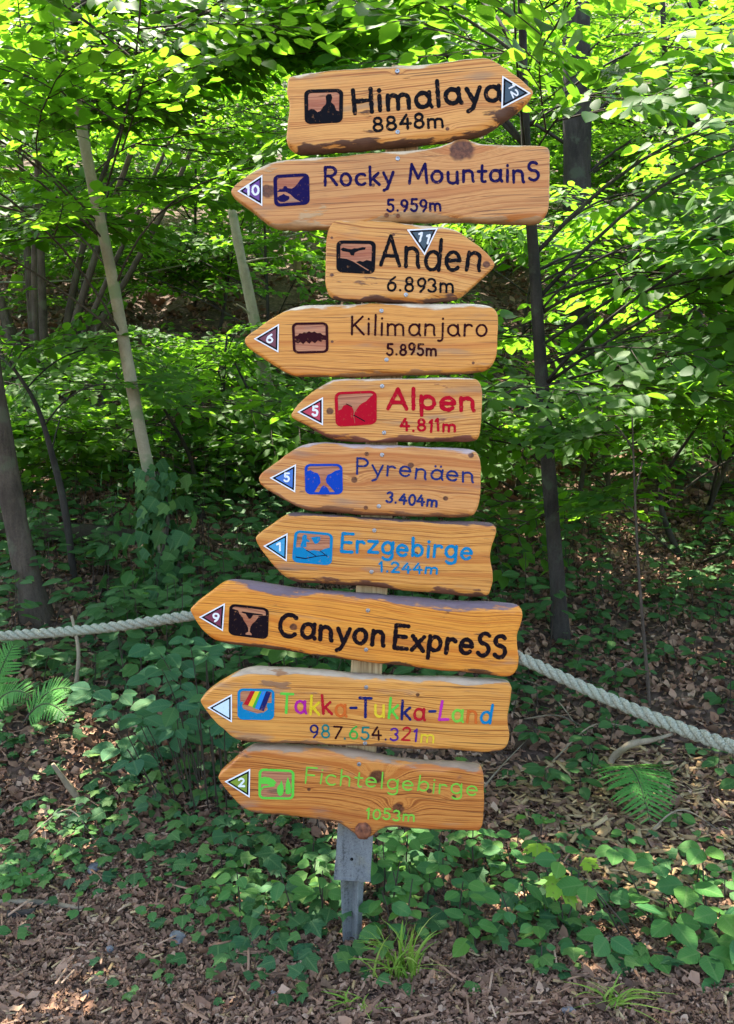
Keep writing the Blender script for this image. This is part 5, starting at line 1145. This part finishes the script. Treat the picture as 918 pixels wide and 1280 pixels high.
b = G(10, 1152); stick('dark_stick', 'short dark rotten stick beside the pale one', [b + [0, 0, .01], G(45, 1146) + [0, 0, .012]], [.014, .010], 'bark_dark', 'stick', 7, 12, .2)
b = G(760, 962); stick('bent_root', 'bent grey root arching out of the bank above the fern', [b, P(768, 945, b[1]) , P(790, 930, b[1] - .05), P(815, 925, b[1] + .05), P(840, 918, b[1] + .15)], [.014, .013, .012, .010, .006], 'bark_dead', 'root', 7)
for (pp, lab) in [([(640, 850), (690, 890), (752, 962)], 'thin grey twig slanting down the bank from the board'), ([(655, 905), (700, 918), (745, 925)], 'thin twig lying level behind the rope'), ([(690, 960), (740, 930), (790, 915)], 'thin twig leaning under the rope'),
                  ([(575, 1030), (620, 990), (660, 930)], 'thin twig leaning on the lowest board'), ([(30, 1060), (85, 1040), (120, 1060)], 'thin twig lying in the ivy'), ([(805, 1055), (850, 1040), (905, 1050)], 'thin twig on the bark mulch')]:
    p3 = [G(*q) + np.array([0, 0, .02 + .05 * (i == 1)]) for i, q in enumerate(pp)]
    stick('twig', lab, p3, [.0036, .0032, .0016], 'bark_dead', 'twig', 5, 14)
sb_ = G(372, 345); nb = NB(); bumpy_tube(nb, [sb_ - [0, 0, .1], sb_ + [0, 0, .35], sb_ + [.02, 0, .62]], [.07, .065, .03], 10, 14, .15)
tag(nb.build('tree_stump', M['bark_dead'], None, loc=sb_), 'small broken stump on the slope between the second and third boards', 'stump')
nm = N('grey stone'); a = nm.noise(nm.obj(), 40, 4); nm.bump(a, .5, .004); M['stone'] = nm.base(nm.ramp(a, [(.3, (.08, .08, .085)), (.7, (.24, .24, .25))]), .8, .3)
import bmesh
for (px, py, r, lab) in [(118, 1088, .022, 'dark grey stone among the ivy edge leaves'), (137, 1190, .013, 'small bluish stone on the mulch'), (222, 1178, .022, 'brown flat stone on the mulch left of the ivy shoot'), (108, 1245, .012, 'small grey stone near the lower border'), (345, 1243, .011, 'small pale stone in front of the ivy shoot'), (712, 1270, .016, 'grey stone by the small grass tuft'), (250, 1258, .011, 'tiny stone alone on the bare mulch')]:
    bm = bmesh.new(); bmesh.ops.create_icosphere(bm, subdivisions=2, radius=r)
    for vv in bm.verts:
        c_ = vv.co.copy(); vv.co = Vector((c_.x * 1.25, c_.y, c_.z * .6)) * (1 + .18 * math.sin(c_.x / r * 3 + px) * math.cos(c_.y / r * 2.5 + py))
    me = bpy.data.meshes.new('stone'); bm.to_mesh(me); bm.free(); me.materials.append(M['stone'])
    o = bpy.data.objects.new('stone', me); C.objects.link(o); o.location = G(px, py) + np.array([0, 0, r * .3]); o.rotation_euler = (0, 0, px); tag(o, lab, 'stone')
print('scene built')
